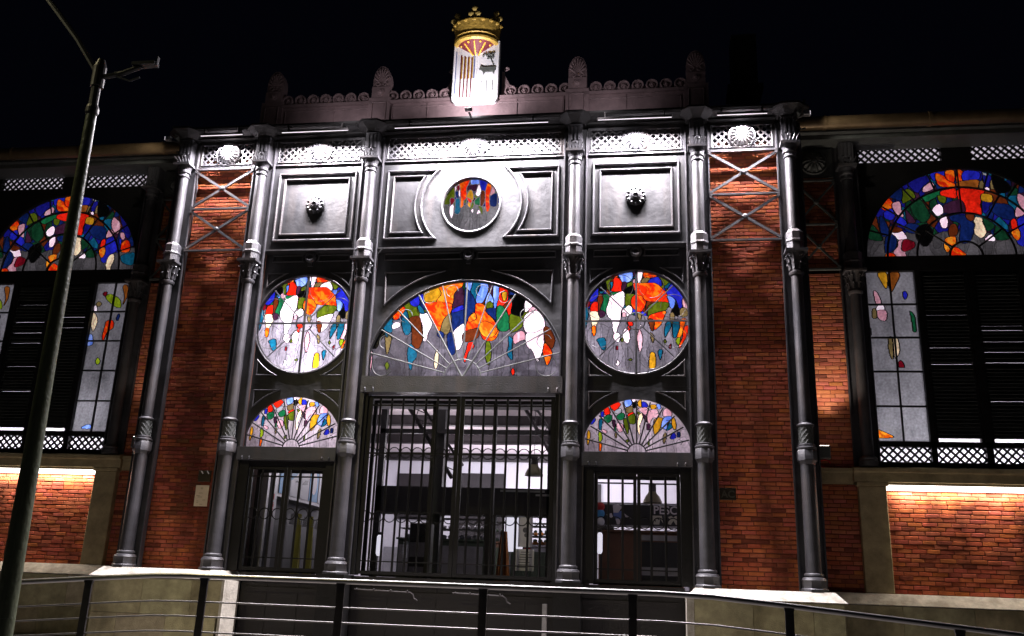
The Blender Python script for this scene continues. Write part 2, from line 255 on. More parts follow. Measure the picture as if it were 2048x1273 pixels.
ROUNDEL=[('OL',[-578,350,-433,499,-398,421,-386,213,-457,193,-480,64,-604,78,-617,220]),('W',[-414,532,-303,572,-299,495,-347,431,-383,344,-399,454]),('M',[-359,464,-298,484,-293,385,-332,343]),('DB',[-382,333,-322,353,-295,232,-261,166,-355,212]),('W',[-307,364,-278,385,-268,297,-284,221,-308,276]),('RO',[-300,605,-92,653,-106,522,-142,424,-141,206,-188,142,-193,34,-252,-8,-261,166,-283,385]),('LB',[-60,636,114,635,119,514,-12,486,-65,520]),('B',[114,635,260,565,265,433,229,336,157,360,121,481]),('V',[-134,468,-53,487,80,494,75,374,6,332,-78,378,-138,347]),('W',[100,493,150,393,141,273,92,231,44,276,56,341]),('YO',[-106,336,-47,377,-2,289,4,169,-43,94,-29,7,-68,-13,-112,53,-98,161,-142,228]),('R',[-130,206,-37,159,-33,94,-85,106]),('RO',[282,509,366,463,370,364,335,235,356,-25,310,-120,267,-44,242,281]),('P',[387,429,453,318,345,235,361,343]),('DB',[346,213,424,276,490,274,501,122,476,-7,355,18]),('G',[26,136,103,209,154,219,151,45,50,48]),('BR',[149,317,229,336,248,151,203,22,153,2]),('M',[-482,183,-437,209,-384,180,-391,115,-458,41]),('W',[-477,20,-408,62,-392,-47,-405,-187,-437,-240,-481,-88]),('T',[-364,180,-282,188,-265,57,-265,-137,-367,-134,-367,60]),('OL',[-14,115,18,93,21,17,-26,-47,-57,-35]),('W',[-35,-79,14,-48,9,-144]),('W',[90,-157,107,-83,158,-84,160,-138]),('OL',[113,3,163,13,217,-64,203,-193,159,-106])]
ARCH=[('RO',[-1370,1283,-1256,1185,-1283,1047,-1437,1008,-1488,1139]),('P',[-1267,1150,-1120,1181,-1102,1042,-1071,869,-1148,854,-1255,1012]),('B',[-1441,965,-1283,1038,-1236,874,-1319,790,-1435,844]),('B',[-1224,839,-1146,871,-1035,766,-1061,630,-1263,737]),('OL',[-1046,1439,-887,1434,-810,1275,-905,1226,-1063,1144,-1074,1283]),('DB',[-1306,1325,-1126,1476,-1053,1439,-1087,1214,-1207,1235]),('B2',[-1111,1476,-967,1567,-945,1471,-1053,1439]),('B2',[-918,1610,-543,1737,-507,1631,-672,1479,-758,1360,-871,1451]),('P',[-657,1479,-480,1595,-448,1455,-651,1374]),('B',[-478,1788,-219,1814,-227,1726,-375,1749,-419,1611,-487,1683]),('RO',[-387,1785,-229,1709,-176,1637,-63,1564,-71,1477,-325,1486,-402,1627]),('RO',[-203,1822,-37,1825,-61,1581,-149,1602,-215,1691]),('RO',[9,1832,126,1810,130,1697,73,1577,-16,1580]),('B',[141,1810,422,1783,390,1618,106,1611]),('BO',[13,1579,389,1610,357,1446,3,1475]),('B2',[479,1754,634,1680,580,1457,493,1477,479,1615]),('S',[608,1576,700,1608,771,1519,725,1435,604,1404]),('S',[416,1583,488,1563,466,1426,385,1428]),('W',[488,1425,550,1449,587,1387,540,1363]),('GL',[480,1772,608,1715,517,1701]),('K',[652,1714,862,1603,985,1392,829,1311,686,1350]),('G',[-723,1238,-531,1371,-348,1400,-356,1313,-547,1198,-625,1166]),('R',[-342,1382,-197,1421,-47,1425,-51,1235,-242,1258,-341,1313]),('R',[-1,1432,396,1393,480,1356,380,1103,387,898,311,875,81,924,56,1112,-25,1200]),('YO',[423,1307,591,1284,620,1215,573,1123,402,1170]),('OL',[-403,1297,-242,1258,-285,1122,-384,1176]),('V',[-303,1088,-10,1200,82,1077,51,924,-305,917]),('W',[-452,1092,-361,1107,-317,1020,-334,918,-445,853,-527,923,-527,1009]),('W',[-407,784,-282,848,-256,729,-290,611,-365,596,-403,665]),('DG',[-913,1140,-740,1221,-634,1063,-578,856,-724,724,-876,864,-924,1002]),('V',[-1030,1005,-933,900,-857,744,-1008,731]),('DB',[-1009,714,-775,657,-894,490,-1081,580]),('K',[-838,625,-638,688,-556,449,-711,217,-848,338,-879,490]),('BR',[-1440,776,-1338,739,-1392,621]),('BR',[-1328,671,-1109,597,-1221,515,-1353,552]),('W',[-1369,535,-1236,515,-1113,546,-1052,393,-1114,360,-1260,397]),('DB',[-1452,436,-1355,518,-1245,397,-1293,179,-1479,99]),('P',[-1220,346,-1129,361,-1159,176,-1100,92,-1115,0,-1322,12,-1327,130,-1244,229]),('M',[-1113,377,-924,323,-934,205,-1104,125,-1174,177]),('RO',[-1465,82,-1330,88,-1293,3,-1472,-2]),('O',[-358,361,-250,417,-148,406,-161,273,-268,225]),('O',[-381,277,-273,175,-325,93,-377,161]),('RO',[-262,142,-140,189,29,-13,-277,-16]),('DB',[-223,847,-42,876,102,838,150,735,231,666,200,515,90,301,-85,304,-48,673,-188,744]),('C',[247,817,376,797,380,696,433,510,332,379,248,414,193,516,231,666,208,734]),('W',[370,328,470,442,540,424,565,315]),('BR',[-242,644,-121,675,-92,522,-161,423,-277,443]),('BR',[76,873,237,868,210,751,122,753]),('DG',[391,797,593,640,448,510,404,645]),('DG',[588,590,635,622,829,417,791,335,602,323,558,457]),('DB',[643,1095,916,1053,984,882,952,732,699,805,530,996]),('DG',[-1818,786,-1644,678,-1502,369,-1784,426]),('DB',[-1523,881,-1438,810,-1369,535,-1482,436,-1544,608]),('P',[1084,1294,1263,1168,1304,1029,1259,892,1166,929,1068,1086]),('P',[1046,1018,1175,877,999,795,991,933]),('B',[994,727,1184,825,1313,583,1285,448,1159,383,1103,215,1002,200,949,302,1032,419]),('R',[889,729,979,761,1001,590,885,558]),('O',[874,524,1007,556,1035,402,965,310,887,405]),('C',[1131,349,1243,398,1284,262,1239,128,1224,20,1138,21,1095,164]),('RO',[1388,650,1511,733,1604,646,1618,459,1423,445]),('B',[1304,737,1384,770,1379,599]),('P',[1311,891,1412,906,1459,785,1390,735]),('T',[1438,361,1736,423,1782,253,1736,120,1559,156,1462,225]),('B2',[1244,1377,1466,1197,1565,920,1444,922,1298,1167])]
PANER=[('YO',[-206,3384,-38,3381,-63,3059,-158,3213]),('BO',[-7,3380,206,3377,110,3141,7,2991,-21,3211]),('P',[-311,3012,-237,2977,-178,2759,-284,2760]),('B',[218,2972,281,3004,310,2920,251,2837]),('W',[-256,2726,-150,2735,-132,2575,-290,2609]),('P',[-290,2609,-99,2608,-129,2416,-248,2443]),('S',[-360,2643,-293,2643,-291,2477,-372,2477]),('G',[322,2604,403,2504,407,2209,347,2209,337,2439]),('C',[-23,2064,58,2064,76,1820,-11,1665,-30,1788]),('S',[-112,2064,-38,2064,-56,1659,-119,1788]),('M',[28,1595,90,1627,135,1531,122,1483,35,1499]),('O',[-473,287,-385,288,-162,167,-483,154]),('DG',[-468,2247,-413,2263,-422,2131,-459,2131])]
PANEL=[('M',[-287,3187,-200,3203,-200,3098,-275,3117]),('YG',[-217,3099,-101,3149,135,3025,186,2835,58,2854,-145,2994]),('BO',[152,3338,278,3336,301,3093,227,2903,230,3093]),('W',[-476,2842,-413,2893,-358,2789,-403,2737]),('C',[-468,2703,-375,2685,-308,2514,-374,2292,-462,2480]),('RO',[-97,2529,63,2528,90,2375,-34,2274,-89,2088,-139,2173,-123,2376]),('LB',[-465,2208,-376,2208,-328,2005,-474,1971]),('YG',[-160,1702,-81,1619,-129,1536,-194,1603]),('LB',[-243,185,-132,234,-43,219,-29,146,-225,144]),('DB',[157,2698,201,2646,169,2527,125,2579]),('YO',[325,1437,375,1454,395,1240,337,1273]),('S',[-420,2927,-357,2979,-276,2926,-353,2858])]
# ---------------- stained glass ----------------
PAL=dict(R=(.85,.018,.006),RO=(.85,.026,.004),O=(.85,.11,.006),YO=(.68,.33,.015),YG=(.26,.38,.012),B=(.018,.022,.50),B2=(.010,.010,.20),LB=(.14,.27,.95),
 DB=(.006,.018,.11),T=(.006,.105,.19),G=(.008,.13,.045),DG=(.006,.045,.018),OL=(.085,.12,.006),BR=(.13,.024,.006),BO=(.30,.085,.012),W=(1.5,1.32,1.45),P=(.72,.34,.42),
 K=(.002,.002,.002),M=(.17,.004,.012),C=(1.2,.95,.62),V=(.045,.012,.034),S=(.20,.145,.055),GL=(.36,.36,.40))
def smooth(o,k=4):
    P=np.array(o,float).reshape(-1,2)/1000; n=len(P); out=[]
    for i in range(n):
        a,b,c,d=P[i-1],P[i],P[(i+1)%n],P[(i+2)%n]
        for j in range(k):
            t=j/k; out.append(.5*((2*b)+(c-a)*t+(2*a-5*b+4*c-d)*t*t+(3*b-a-3*c+d)*t**3))
    return np.array(out)
def vnoise(X,Z,sx,sz,seed):
    rg=np.random.RandomState(seed); G=rg.rand(64,64)
    u=X*sx+100; v=Z*sz+100; iu=np.floor(u).astype(int); iv=np.floor(v).astype(int); fu=u-iu; fv=v-iv
    fu=fu*fu*(3-2*fu); fv=fv*fv*(3-2*fv)
    g=lambda a,b: G[a%64,b%64]
    return (g(iu,iv)*(1-fu)+g(iu+1,iv)*fu)*(1-fv)+(g(iu,iv+1)*(1-fu)+g(iu+1,iv+1)*fu)*fv
def glass_mesh(name,data,inside,x0,x1,z0,z1,cell,bgc,lead=(.006,.005,.006),seed=1,drips=True,scuff=0,fill=None,fpal=()):
    xs=np.arange(x0,x1+1e-6,cell); zs=np.arange(z0,z1+1e-6,cell)
    X,Z=np.meshgrid((xs[:-1]+xs[1:])/2,(zs[:-1]+zs[1:])/2,indexing='ij')
    ID=np.zeros(X.shape,int); COL=np.zeros(X.shape+(3,)); rg=np.random.RandomState(seed)
    mot=.35+.75*vnoise(X,Z,2.2,1.6,seed)+.35*vnoise(X,Z,12,7,seed+1)+.25*vnoise(X,Z,40,30,seed+2)
    vor=vnoise(X+.12*vnoise(X,Z,5,5,seed+31),Z*.6,4.5,2.2,seed+32); mot*=np.where(vor>.62,1.3,np.where(vor<.36,.78,1.0)) if drips else 1
    COL[:]=np.array(bgc)*mot[...,None]
    if scuff:
        sc=np.clip((vnoise(X+.3*vnoise(X,Z,5,5,9),Z,4,9,seed+5)-.62)*4,0,1)*scuff; COL+=sc[...,None]*np.array((.3,.28,.34))
    bl=[smooth(o) for c,o in data]; q=np.digitize(vor,[.36,.62] if drips else [9.]); ID[1:][q[1:]!=q[:-1]]=-1; ID[:,1:][q[:,1:]!=q[:,:-1]]=-1
    if drips:
        for i,P in enumerate(bl):
            j=P[:,1].argmin(); x,z=P[j]; zz=z0; dx=0
            if rg.rand()<.45:
                ii=(Z<z)&(Z>zz); ph=rg.rand()*6
                wv=x+.012*np.sin(Z*9+ph)
                ID[ii&(np.abs(X-wv)<cell*.5)]=-1
    if fill is not None:                     # upper part filled with small dark coloured pieces
        pts=np.stack([rg.uniform(x0,x1,130),rg.uniform(fill-.2,z1,130)],1); best=np.full(X.shape,9.); cid=np.zeros(X.shape,int)
        for k,(qx,qz) in enumerate(pts):
            dd=(X-qx)**2+((Z-qz)*.7)**2; mm=dd<best; best[mm]=dd[mm]; cid[mm]=k
        top=Z>fill+.28*(vnoise(X,Z*0,3.1,1,seed+60)-.5)
        pc=np.array([PAL[fpal[k%len(fpal)]] for k in range(130)]); ID[top]=1000+cid[top]
        COL[top]=(pc[cid]*(.5+vnoise(X,Z,18,10,seed+61))[...,None])[top]
    for i,((c,o),P) in enumerate(zip(data,bl)):
        m=(X>=P[:,0].min())&(X<=P[:,0].max())&(Z>=P[:,1].min())&(Z<=P[:,1].max())
        if not m.any(): continue
        px,pz=X[m],Z[m]; ins=np.zeros(px.shape,bool); n=len(P)
        for k in range(n):
            xa,za=P[k-1]; xb,zb=P[k]
            if za==zb: continue
            cnd=((za>pz)!=(zb>pz))&(px<(xb-xa)*(pz-za)/(zb-za)+xa); ins^=cnd
        idx=tuple(a[m][ins] for a in np.indices(X.shape))
        ID[idx]=i+1; col=np.array(PAL[c]); xx,zz=X[idx],Z[idx]
        st=vnoise(xx+.1*vnoise(xx,zz,6,6,3),zz,16,3.5,seed+i*3+11)
        if c in('RO','O'):
            wx=xx+.06*vnoise(xx,zz,9,9,seed+i+2); wz=zz+.08*vnoise(xx,zz,7,7,seed+i+5)
            st=.5*vnoise(wx*.7+wz*.7,wz-wx*.4,26,9,seed+i)+.3*vnoise(wx,wz,9,5,seed+i+7)+.2*vnoise(wx,wz,50,30,seed+i+8)
            k=np.clip((st-.45)*5,0,1)[:,None]; hot=np.array((1.0,.20,.008) if c=='RO' else (1,.34,.02))
            cc=(col*(1-k)+hot*k)*(.7+.6*vnoise(wx,wz,18,12,seed+i+9))[:,None]
        elif c in('LB','W','P'):
            k=np.clip((st-.45)*2.2,0,1)[:,None]; cc=col*(1-k)+np.array({'LB':(.42,.62,1.3),'W':(1.3,.88,1.05),'P':(1.0,.62,.72)}[c])*k
        else: cc=col*(.45+1.1*(.6*st+.4*vnoise(xx,zz,30,22,seed+i)))[:,None]
        COL[idx]=cc
    e=np.zeros(X.shape,bool); d0=(ID[1:]!=ID[:-1])&(ID[1:]>=0)&(ID[:-1]>=0); d1=(ID[:,1:]!=ID[:,:-1])&(ID[:,1:]>=0)&(ID[:,:-1]>=0); e[1:]|=d0; e[:,1:]|=d1; e[:-1]|=d0; COL[ID==-1]*=.45
    COL[e]=lead
    keep=inside(X,Z); I,J=np.nonzero(keep); nz=len(zs)
    a=I*nz+J; quad=np.stack([a,a+nz,a+nz+1,a+1],1)
    u,inv=np.unique(quad,return_inverse=True); inv=inv.reshape(quad.shape)
    V=np.zeros((len(u),3)); V[:,0]=xs[u//nz]; V[:,2]=zs[u%nz]
    me=bpy.data.meshes.new(name); me.vertices.add(len(V)); me.vertices.foreach_set('co',V.ravel())
    nf=len(quad); me.loops.add(nf*4); me.loops.foreach_set('vertex_index',inv.ravel().astype(np.int32))
    me.polygons.add(nf); me.polygons.foreach_set('loop_start',np.arange(0,nf*4,4,dtype=np.int32))
    try: me.polygons.foreach_set('loop_total',np.full(nf,4,dtype=np.int32))
    except Exception: pass
    me.update(calc_edges=True)
    at=me.color_attributes.new('Col','FLOAT_COLOR','CORNER')
    cf=np.concatenate([COL[I,J],np.ones((nf,1))],1); at.data.foreach_set('color',np.repeat(cf,4,axis=0).ravel())
    me.materials.append(GLASS)
    return me
GLASS=bpy.data.materials.new('stained_glass'); GLASS.use_nodes=True
def _g():
    t=GLASS.node_tree; n=t.nodes; l=t.links; n.remove(n['Principled BSDF'])
    at=n.new('ShaderNodeAttribute'); at.attribute_name='Col'; tc=n.new('ShaderNodeTexCoord')
    nz=n.new('ShaderNodeTexNoise'); nz.inputs['Scale'].default_value=22; nz.inputs['Detail'].default_value=4; l.new(tc.outputs['Object'],nz.inputs[0])
    mr=n.new('ShaderNodeMapRange'); mr.inputs[1].default_value=.3; mr.inputs[2].default_value=.7; mr.inputs[3].default_value=.78; mr.inputs[4].default_value=1.2; l.new(nz.outputs[0],mr.inputs[0])
    vm=n.new('ShaderNodeVectorMath'); vm.operation='SCALE'; l.new(at.outputs[0],vm.inputs[0]); l.new(mr.outputs[0],vm.inputs[3])
    tr=n.new('ShaderNodeBsdfTranslucent'); l.new(vm.outputs[0],tr.inputs[0])
    gl=n.new('ShaderNodeBsdfGlossy'); gl.inputs['Roughness'].default_value=.15
    bp=n.new('ShaderNodeBump'); bp.inputs['Strength'].default_value=.5; bp.inputs['Distance'].default_value=.01; l.new(nz.outputs[0],bp.inputs['Height']); l.new(bp.outputs[0],gl.inputs['Normal'])
    df=n.new('ShaderNodeBsdfDiffuse'); df.inputs[0].default_value=(.10,.10,.11,1)
    m1=n.new('ShaderNodeMixShader'); m1.inputs[0].default_value=.005; l.new(tr.outputs[0],m1.inputs[1]); l.new(gl.outputs[0],m1.inputs[2])
    m2=n.new('ShaderNodeMixShader'); m2.inputs[0].default_value=.008; l.new(m1.outputs[0],m2.inputs[1]); l.new(df.outputs[0],m2.inputs[2])
    l.new(m2.outputs[0],n['Material Output'].inputs[0])
_g()
def place(me,name,parent,loc,label=None):
    o=bpy.data.objects.new(name,me); C.objects.link(o); o.parent=parent; o.location=loc
    if label: o['label']=label
    return o
CLEAR=bpy.data.materials.new('clear_pane'); CLEAR.use_nodes=True
def _c():
    t=CLEAR.node_tree; n=t.nodes; l=t.links; n.remove(n['Principled BSDF'])
    a=n.new('ShaderNodeBsdfTransparent'); a.inputs[0].default_value=(.86,.88,.87,1); g=n.new('ShaderNodeBsdfGlossy'); g.inputs['Roughness'].default_value=.06
    m=n.new('ShaderNodeMixShader'); m.inputs[0].default_value=.05; l.new(a.outputs[0],m.inputs[1]); l.new(g.outputs[0],m.inputs[2]); l.new(m.outputs[0],n['Material Output'].inputs[0])
_c()
GLOWSH=bpy.data.materials.new('glow_sheet'); GLOWSH.use_nodes=True  # translucent sheet added behind lattices and slats, glows like a lit room
def _f():
    t=GLOWSH.node_tree; n=t.nodes; l=t.links; n.remove(n['Principled BSDF'])
    a=n.new('ShaderNodeBsdfTranslucent'); a.inputs[0].default_value=(.92,.87,.95,1); l.new(a.outputs[0],n['Material Output'].inputs[0])
_f()

# ---------------- ground ----------------
def stag(o): o['kind']='structure'; return o
g=MB(); g.add([(-200,-200,0),(200,-200,0),(200,260,0),(-200,260,0)],[(0,1,2,3)]); stag(g.build('ground',ASPH))
tx=[-14,-3.3,-1.6,3.93,6.84,14]; tz=[.30,.51,.65,.65,.42,.05]
g=MB()
for i in range(5): g.add([(tx[i],-7.6,tz[i]),(tx[i+1],-7.6,tz[i+1]),(tx[i+1],.9,tz[i+1]),(tx[i],.9,tz[i]),(tx[i],-7.6,-.2),(tx[i+1],-7.6,-.2)],[(0,1,2,3),(4,5,1,0)])
stag(g.build('terrace',CONC))

# ---------------- the building ----------------
HALL=thing('market_hall','two storey brick and black iron market hall with stained glass windows lit at night','building')
CX=[-6.214,-4.474,-2.1,2.1,4.474,6.214]
def bricks(mb,x0,x1,z0,z1,y,jit=.006,hh=.077,L=.25,d=.09,tone=(.75,1.15)):
    z=z0; r=0
    while z<z1-.02:
        h=min(hh,z1-z); x=x0-(L/2 if r%2 else 0)-random.random()*.03
        while x<x1-.01:
            l=L*random.uniform(.88,1.1); a=max(x,x0); b=min(x+l,x1); x+=l
            if b-a<.03: continue
            t=random.uniform(*tone); k=random.random(); mb.col=(t*(1+.12*k),t*(.85+.5*k),t*(.8+.6*random.random()))
            if -5.62<(a+b)/2<-5.12 and 2.7<z<5.2: mb.col=tuple(v*random.uniform(.35,.6) for v in mb.col)      # soot stain running down the left pier
            if random.random()<.06: mb.col=(t*.5,t*.5,t*.6)
            j=random.uniform(-jit,jit); w=random.uniform(-.004,.004)
            mb.bbox(a+.006,b-.006,y+j,y+d,z+.007+w,z+h-.007+w,random.uniform(.004,.009))
        z+=hh; r+=1
    mb.col=(1,1,1)
for sx in (-1,1):
    a,b=(4.35,6.36) if sx>0 else (-6.36,-4.35)
    m=MB(); bricks(m,a,b,5.2,10.2,.35,.006,tone=(.8,1.2)); bricks(m,a,b,1.76,5.2,.35,.0025,tone=(.8,1.1))
    pier=m.build('brick_pier',BRICK,HALL)
    m=MB(); m.box(a,b,.362,.95,1.76,10.3); m.build('mortar_core',MORTAR,pier)
    # side bay between entrance block and wing
    a,b=(6.36,7.62) if sx>0 else (-7.62,-6.36)
    m=MB(); bricks(m,a,b,3.95,7.72,1.0,.0035,tone=(.85,1.15)); m.cut(); bricks(m,a,b,1.78,3.66,1.0,.003); m.cut(); bricks(m,a,b,7.8,10.2,1.06,.003)
    pier=m.build('brick_infill',BRICKW,HALL)
    m=MB(); m.box(a,b,1.012,1.3,1.78,3.66); m.cut(); m.box(a,b,1.012,1.3,3.95,7.72); m.cut(); m.box(a,b,1.072,1.3,7.8,10.3); m.build('mortar_core',MORTAR,pier)
# socles
def stones(mb,x0,x1,z0,z1,y,y2,L=.95,h=.62):
    z=z1;r=0
    while z>z0:
        zz=max(z0,z-h); x=x0-(L*.45 if r%2 else 0)
        while x<x1-.01:
            a=max(x,x0); b=min(x+L,x1); x+=L
            if b-a<.06: continue
            t=random.uniform(.82,1.15); mb.col=(t,t*random.uniform(.95,1.03),t*random.uniform(.85,1))
            mb.bbox(a+.002,b-.002,y,y2,zz+.002,z-.002,.006)
        z=zz; r+=1
    mb.col=(1,1,1)
for sx in (-1,1):
    a,b=(4.1,6.66) if sx>0 else (-6.66,-4.02)
    m=MB(); stones(m,a+.12,b-.05,0,1.585,-.33,.3); pl=m.build('plinth',STONE,HALL)
    m=MB(); m.add([(a,-.36,1.60),(b,-.36,1.60),(b-.16,-.2,1.76),(a+.16,-.2,1.76),(b,.5,1.60),(b-.16,.5,1.76),(a,.34,1.60),(a+.16,.34,1.76),(a,-.36,1.588),(b,-.36,1.588),(b,.5,1.588),(a,.34,1.588)],
        [(0,1,2,3),(1,4,5,2),(6,0,3,7),(3,2,5,7),(8,9,1,0),(9,10,4,1),(11,8,0,6),(8,11,10,9)])
    m.build('plinth_cap',STONEC,pl)
    e=a if sx>0 else b   # lit corner quoin beside the entrance
    m=MB(); q=(e,e+.12) if sx>0 else (e-.05,e)
    m.add([(q[0],-.34,0),(q[1],-.34,0),(q[1],.3,0),(q[0],.3,0),(q[0],-.34,1.588),(q[1],-.34,1.588),(q[1],.3,1.588),(q[0],.3,1.588)],[(0,1,5,4),(1,2,6,5),(3,0,4,7),(4,5,6,7)])
    if sx<0: m.add([(e,-.30,0),(e+.16,-.12,0),(e+.16,-.12,1.588),(e,-.30,1.588)],[(0,1,2,3)])
    m.build('plinth_corner',STONEC,pl)
    a,b=(6.6,13.5) if sx>0 else (-13.5,-6.6)
    m=MB(); stones(m,a,b,-.1,1.585,.68,1.1,1.15,.6); pl=m.build('plinth',STONE,HALL)
    m=MB(); m.add([(a,.66,1.60),(b,.66,1.60),(b,.86,1.785),(a,.86,1.785),(b,1.1,1.785),(a,1.1,1.785),(a,.66,1.588),(b,.66,1.588)],[(0,1,2,3),(3,2,4,5),(6,7,1,0)]); m.build('plinth_cap',STONEC,pl)
# wing pilasters, coping, brick panels
for sx in (-1,1):
    X=lambda a,b: (a,b) if sx>0 else (-b,-a)
    for p in ((7.22,7.70),(11.5,12.0)):
        m=MB(); a,b=X(*p); m.bbox(a,b,.88,1.2,1.785,3.63,.012)
        m.bbox(a-.03,b+.03,.85,1.2,3.632,3.70,.01); m.build('stone_pilaster',COPING,HALL)
    a,b=X(7.702,11.498); m=MB(); bricks(m,a,b,1.787,3.66,1.03,.0032,tone=(.8,1.15))
    pb=m.build('brick_panel',BRICK,HALL); m=MB(); m.box(a,b,1.042,1.3,1.787,3.66); m.build('mortar_core',MORTAR,pb)
    a,b=X(7.15,13.5); m=MB(); m.prof([(.86,3.702),(.86,3.86),(.80,3.88),(.80,3.94),(.9,3.975),(1.4,3.975),(1.4,3.702)],a,b)
    m.build('stone_coping',COPING,HALL)
    a,b=X(6.36,7.148); m=MB(); m.prof([(.93,3.662),(.93,3.86),(.90,3.88),(.90,3.945),(1.3,3.945),(1.3,3.662)],a,b); m.build('stone_band',COPING,HALL)
    a,b=X(7.702,11.498); m=MB(); m.box(a,b,.93,1.2,3.662,3.70); m.build('strip_soffit',COPING,HALL)

# ---------------- columns ----------------
def column(x,y=0,wing=False,label=None):
    c=thing('column',label,None,loc=(x,y,0),parent=HALL)
    o8=math.pi/8; dz=-.10 if wing else 0
    if not wing:
        m=MB(); m.lathe(0,0,[(.23,1.765),(.23,1.80),(.205,1.82),(.205,1.93),(.215,1.945)],8,o8); m.lathe(0,0,[(.205,1.946),(.185,1.985),(.15,2.0),(.165,2.02),(.16,2.045),(.14,2.06)],24); m.build('base',IRON,c,True)
        m=MB(); m.lathe(0,0,[(.132,2.06),(.125,3.9)],24); m.build('lower_shaft',IRON,c,True)
        m=MB(); m.lathe(0,0,[(.13,3.86),(.165,3.93),(.175,3.93),(.175,4.10),(.165,4.115)],8,o8); m.lathe(0,0,[(.15,4.116),(.17,4.135),(.17,4.16),(.145,4.175),(.15,4.19),(.15,4.205),(.122,4.22)],24); m.cut(); m.lathe(0,0,[(.122,4.52),(.145,4.535),(.15,4.555),(.125,4.575),(.108,4.59)],24); m.build('collar',IRON,c,True)
        m=MB(); m.lathe(0,0,[(.118,4.21),(.116,4.53)],20)
        for k in range(10):
            for s in (-1,1):
                a0=2*math.pi*k/10; m.tube([(.121*math.cos(a0+s*t*1.9),.121*math.sin(a0+s*t*1.9),4.22+.30*t) for t in [i/8 for i in range(9)]],.006,4)
        m.build('ornament_band',IRONG,c)
        zb=4.58
    else: 
        zb=3.98; m=MB(); m.lathe(0,0,[(.17,3.977),(.17,4.06),(.15,4.08),(.16,4.11),(.13,4.15)],24); m.build('base',IRON,c,True)
    m=MB(); m.lathe(0,0,[(.107,zb),(.100,7.34+dz)],24); m.build('shaft',IRON,c,True)
    m=MB(); z=7.36+dz; m.lathe(0,0,[(.12,z-.03),(.135,z),(.135,z+.03),(.105,z+.05),(.108,z+.12),(.12,z+.24),(.16,z+.36),(.18,z+.40)],24)
    for k in range(8):
        a=k*math.pi/4+o8; ca,sa=math.cos(a),math.sin(a)
        for r0,z0,z1,o in ((.115,z+.08,z+.24,.05),(.13,z+.2,z+.39,.06)):
            m.tube([(ca*(r0+o*t*t*1.2),sa*(r0+o*t*t*1.2),z0+(z1-z0)*(t if t<.8 else 1.6-t)) for t in (0,.25,.5,.7,.85,1)],.028,5,r2=.012)
    for k in range(4):
        a=k*math.pi/2+math.pi/4; m.tube([(math.cos(a)*(.16+.03*math.cos(q)),math.sin(a)*(.16+.03*math.cos(q)),z+.34+.03*math.sin(q)) for q in [i*.7 for i in range(9)]],.012,5)
    m.box(-.2,.2,-.2,.2,z+.402,z+.45); m.build('capital',IRON,c,True)
    m=MB(); m.lathe(0,0,[(.165,z+.452),(.165,z+.60),(.18,z+.62),(.18,z+.64),(.17,z+.66),(.17,z+.80),(.11,z+.87)],8,o8); m.build('octagonal_block',IRON,c)
    m=MB(); m.lathe(0,0,[(.108,z+.86),(.102,9.70+dz)],24); m.build('upper_shaft',IRON,c,True)
    m=MB(); z=9.71+dz; m.lathe(0,0,[(.12,z),(.125,z+.02),(.105,z+.04),(.105,z+.08),(.13,z+.10),(.135,z+.13),(.12,z+.16),(.155,z+.25)],24); m.box(-.18,.18,-.18,.18,z+.25,z+.30)
    m.build('upper_capital',IRON,c,True)
    m=MB(); z+=.302
    m.box(-.14,.14,-.10,.12,z,z+.56)
    for k in (-1,0,1): m.box(k*.075-.018,k*.075+.018,-.125,-.10,z+.20,z+.50)
    m.box(-.10,.10,-.13,-.10,z+.51,z+.54)
    for k in (-2,-1,0,1,2): m.tube([(k*.06,-.11,z),(k*.065,-.15,z+.07),(k*.085,-.20,z+.13)],.02,5,r2=.006)
    sphere(m,(0,-.12,z+.16),.05,1,.6,.7)
    m.build('fluted_block',IRON,c)
    m=MB(); m.lathe(0,0,[(.20,z+.562),(.25,z+.60),(.36,z+.66),(.42,z+.68),(.42,z+.72)],8,o8); m.build('cornice_cap',IRONB,c)
    # backing strip with rivets
    m=MB(); z0=1.77 if not wing else 3.98; m.box(-.215,.215,.12,.24,z0,10.56+dz)
    m.box(-.235,-.21,.07,.119,z0,10.5+dz); m.box(.21,.235,.07,.119,z0,10.5+dz)
    for k in range(14):
        for s in (-1,1): sphere(m,(s*.165,.118,z0+.35+k*.62),.013,n=6,m=4)
    m.build('backing_strip',IRON,c)
    return c
lab=['leftmost of the six front columns, at the outer edge of the left brick pier','front column between the left brick pier and the left side door','front column between the left side door and the central gate',
 'front column between the central gate and the right side door','front column between the right side door and the right brick pier','rightmost of the six front columns, at the outer edge of the right brick pier']
for x,l in zip(CX,lab): column(x,0,False,l)
for x,l in ((7.42,'dark column in the corner of the right wing'),(11.75,'column at the far end of the right wing window'),(-7.42,'dark column in the corner of the left wing'),(-11.75,'column at the far end of the left wing window')): column(x,.86,True,l)

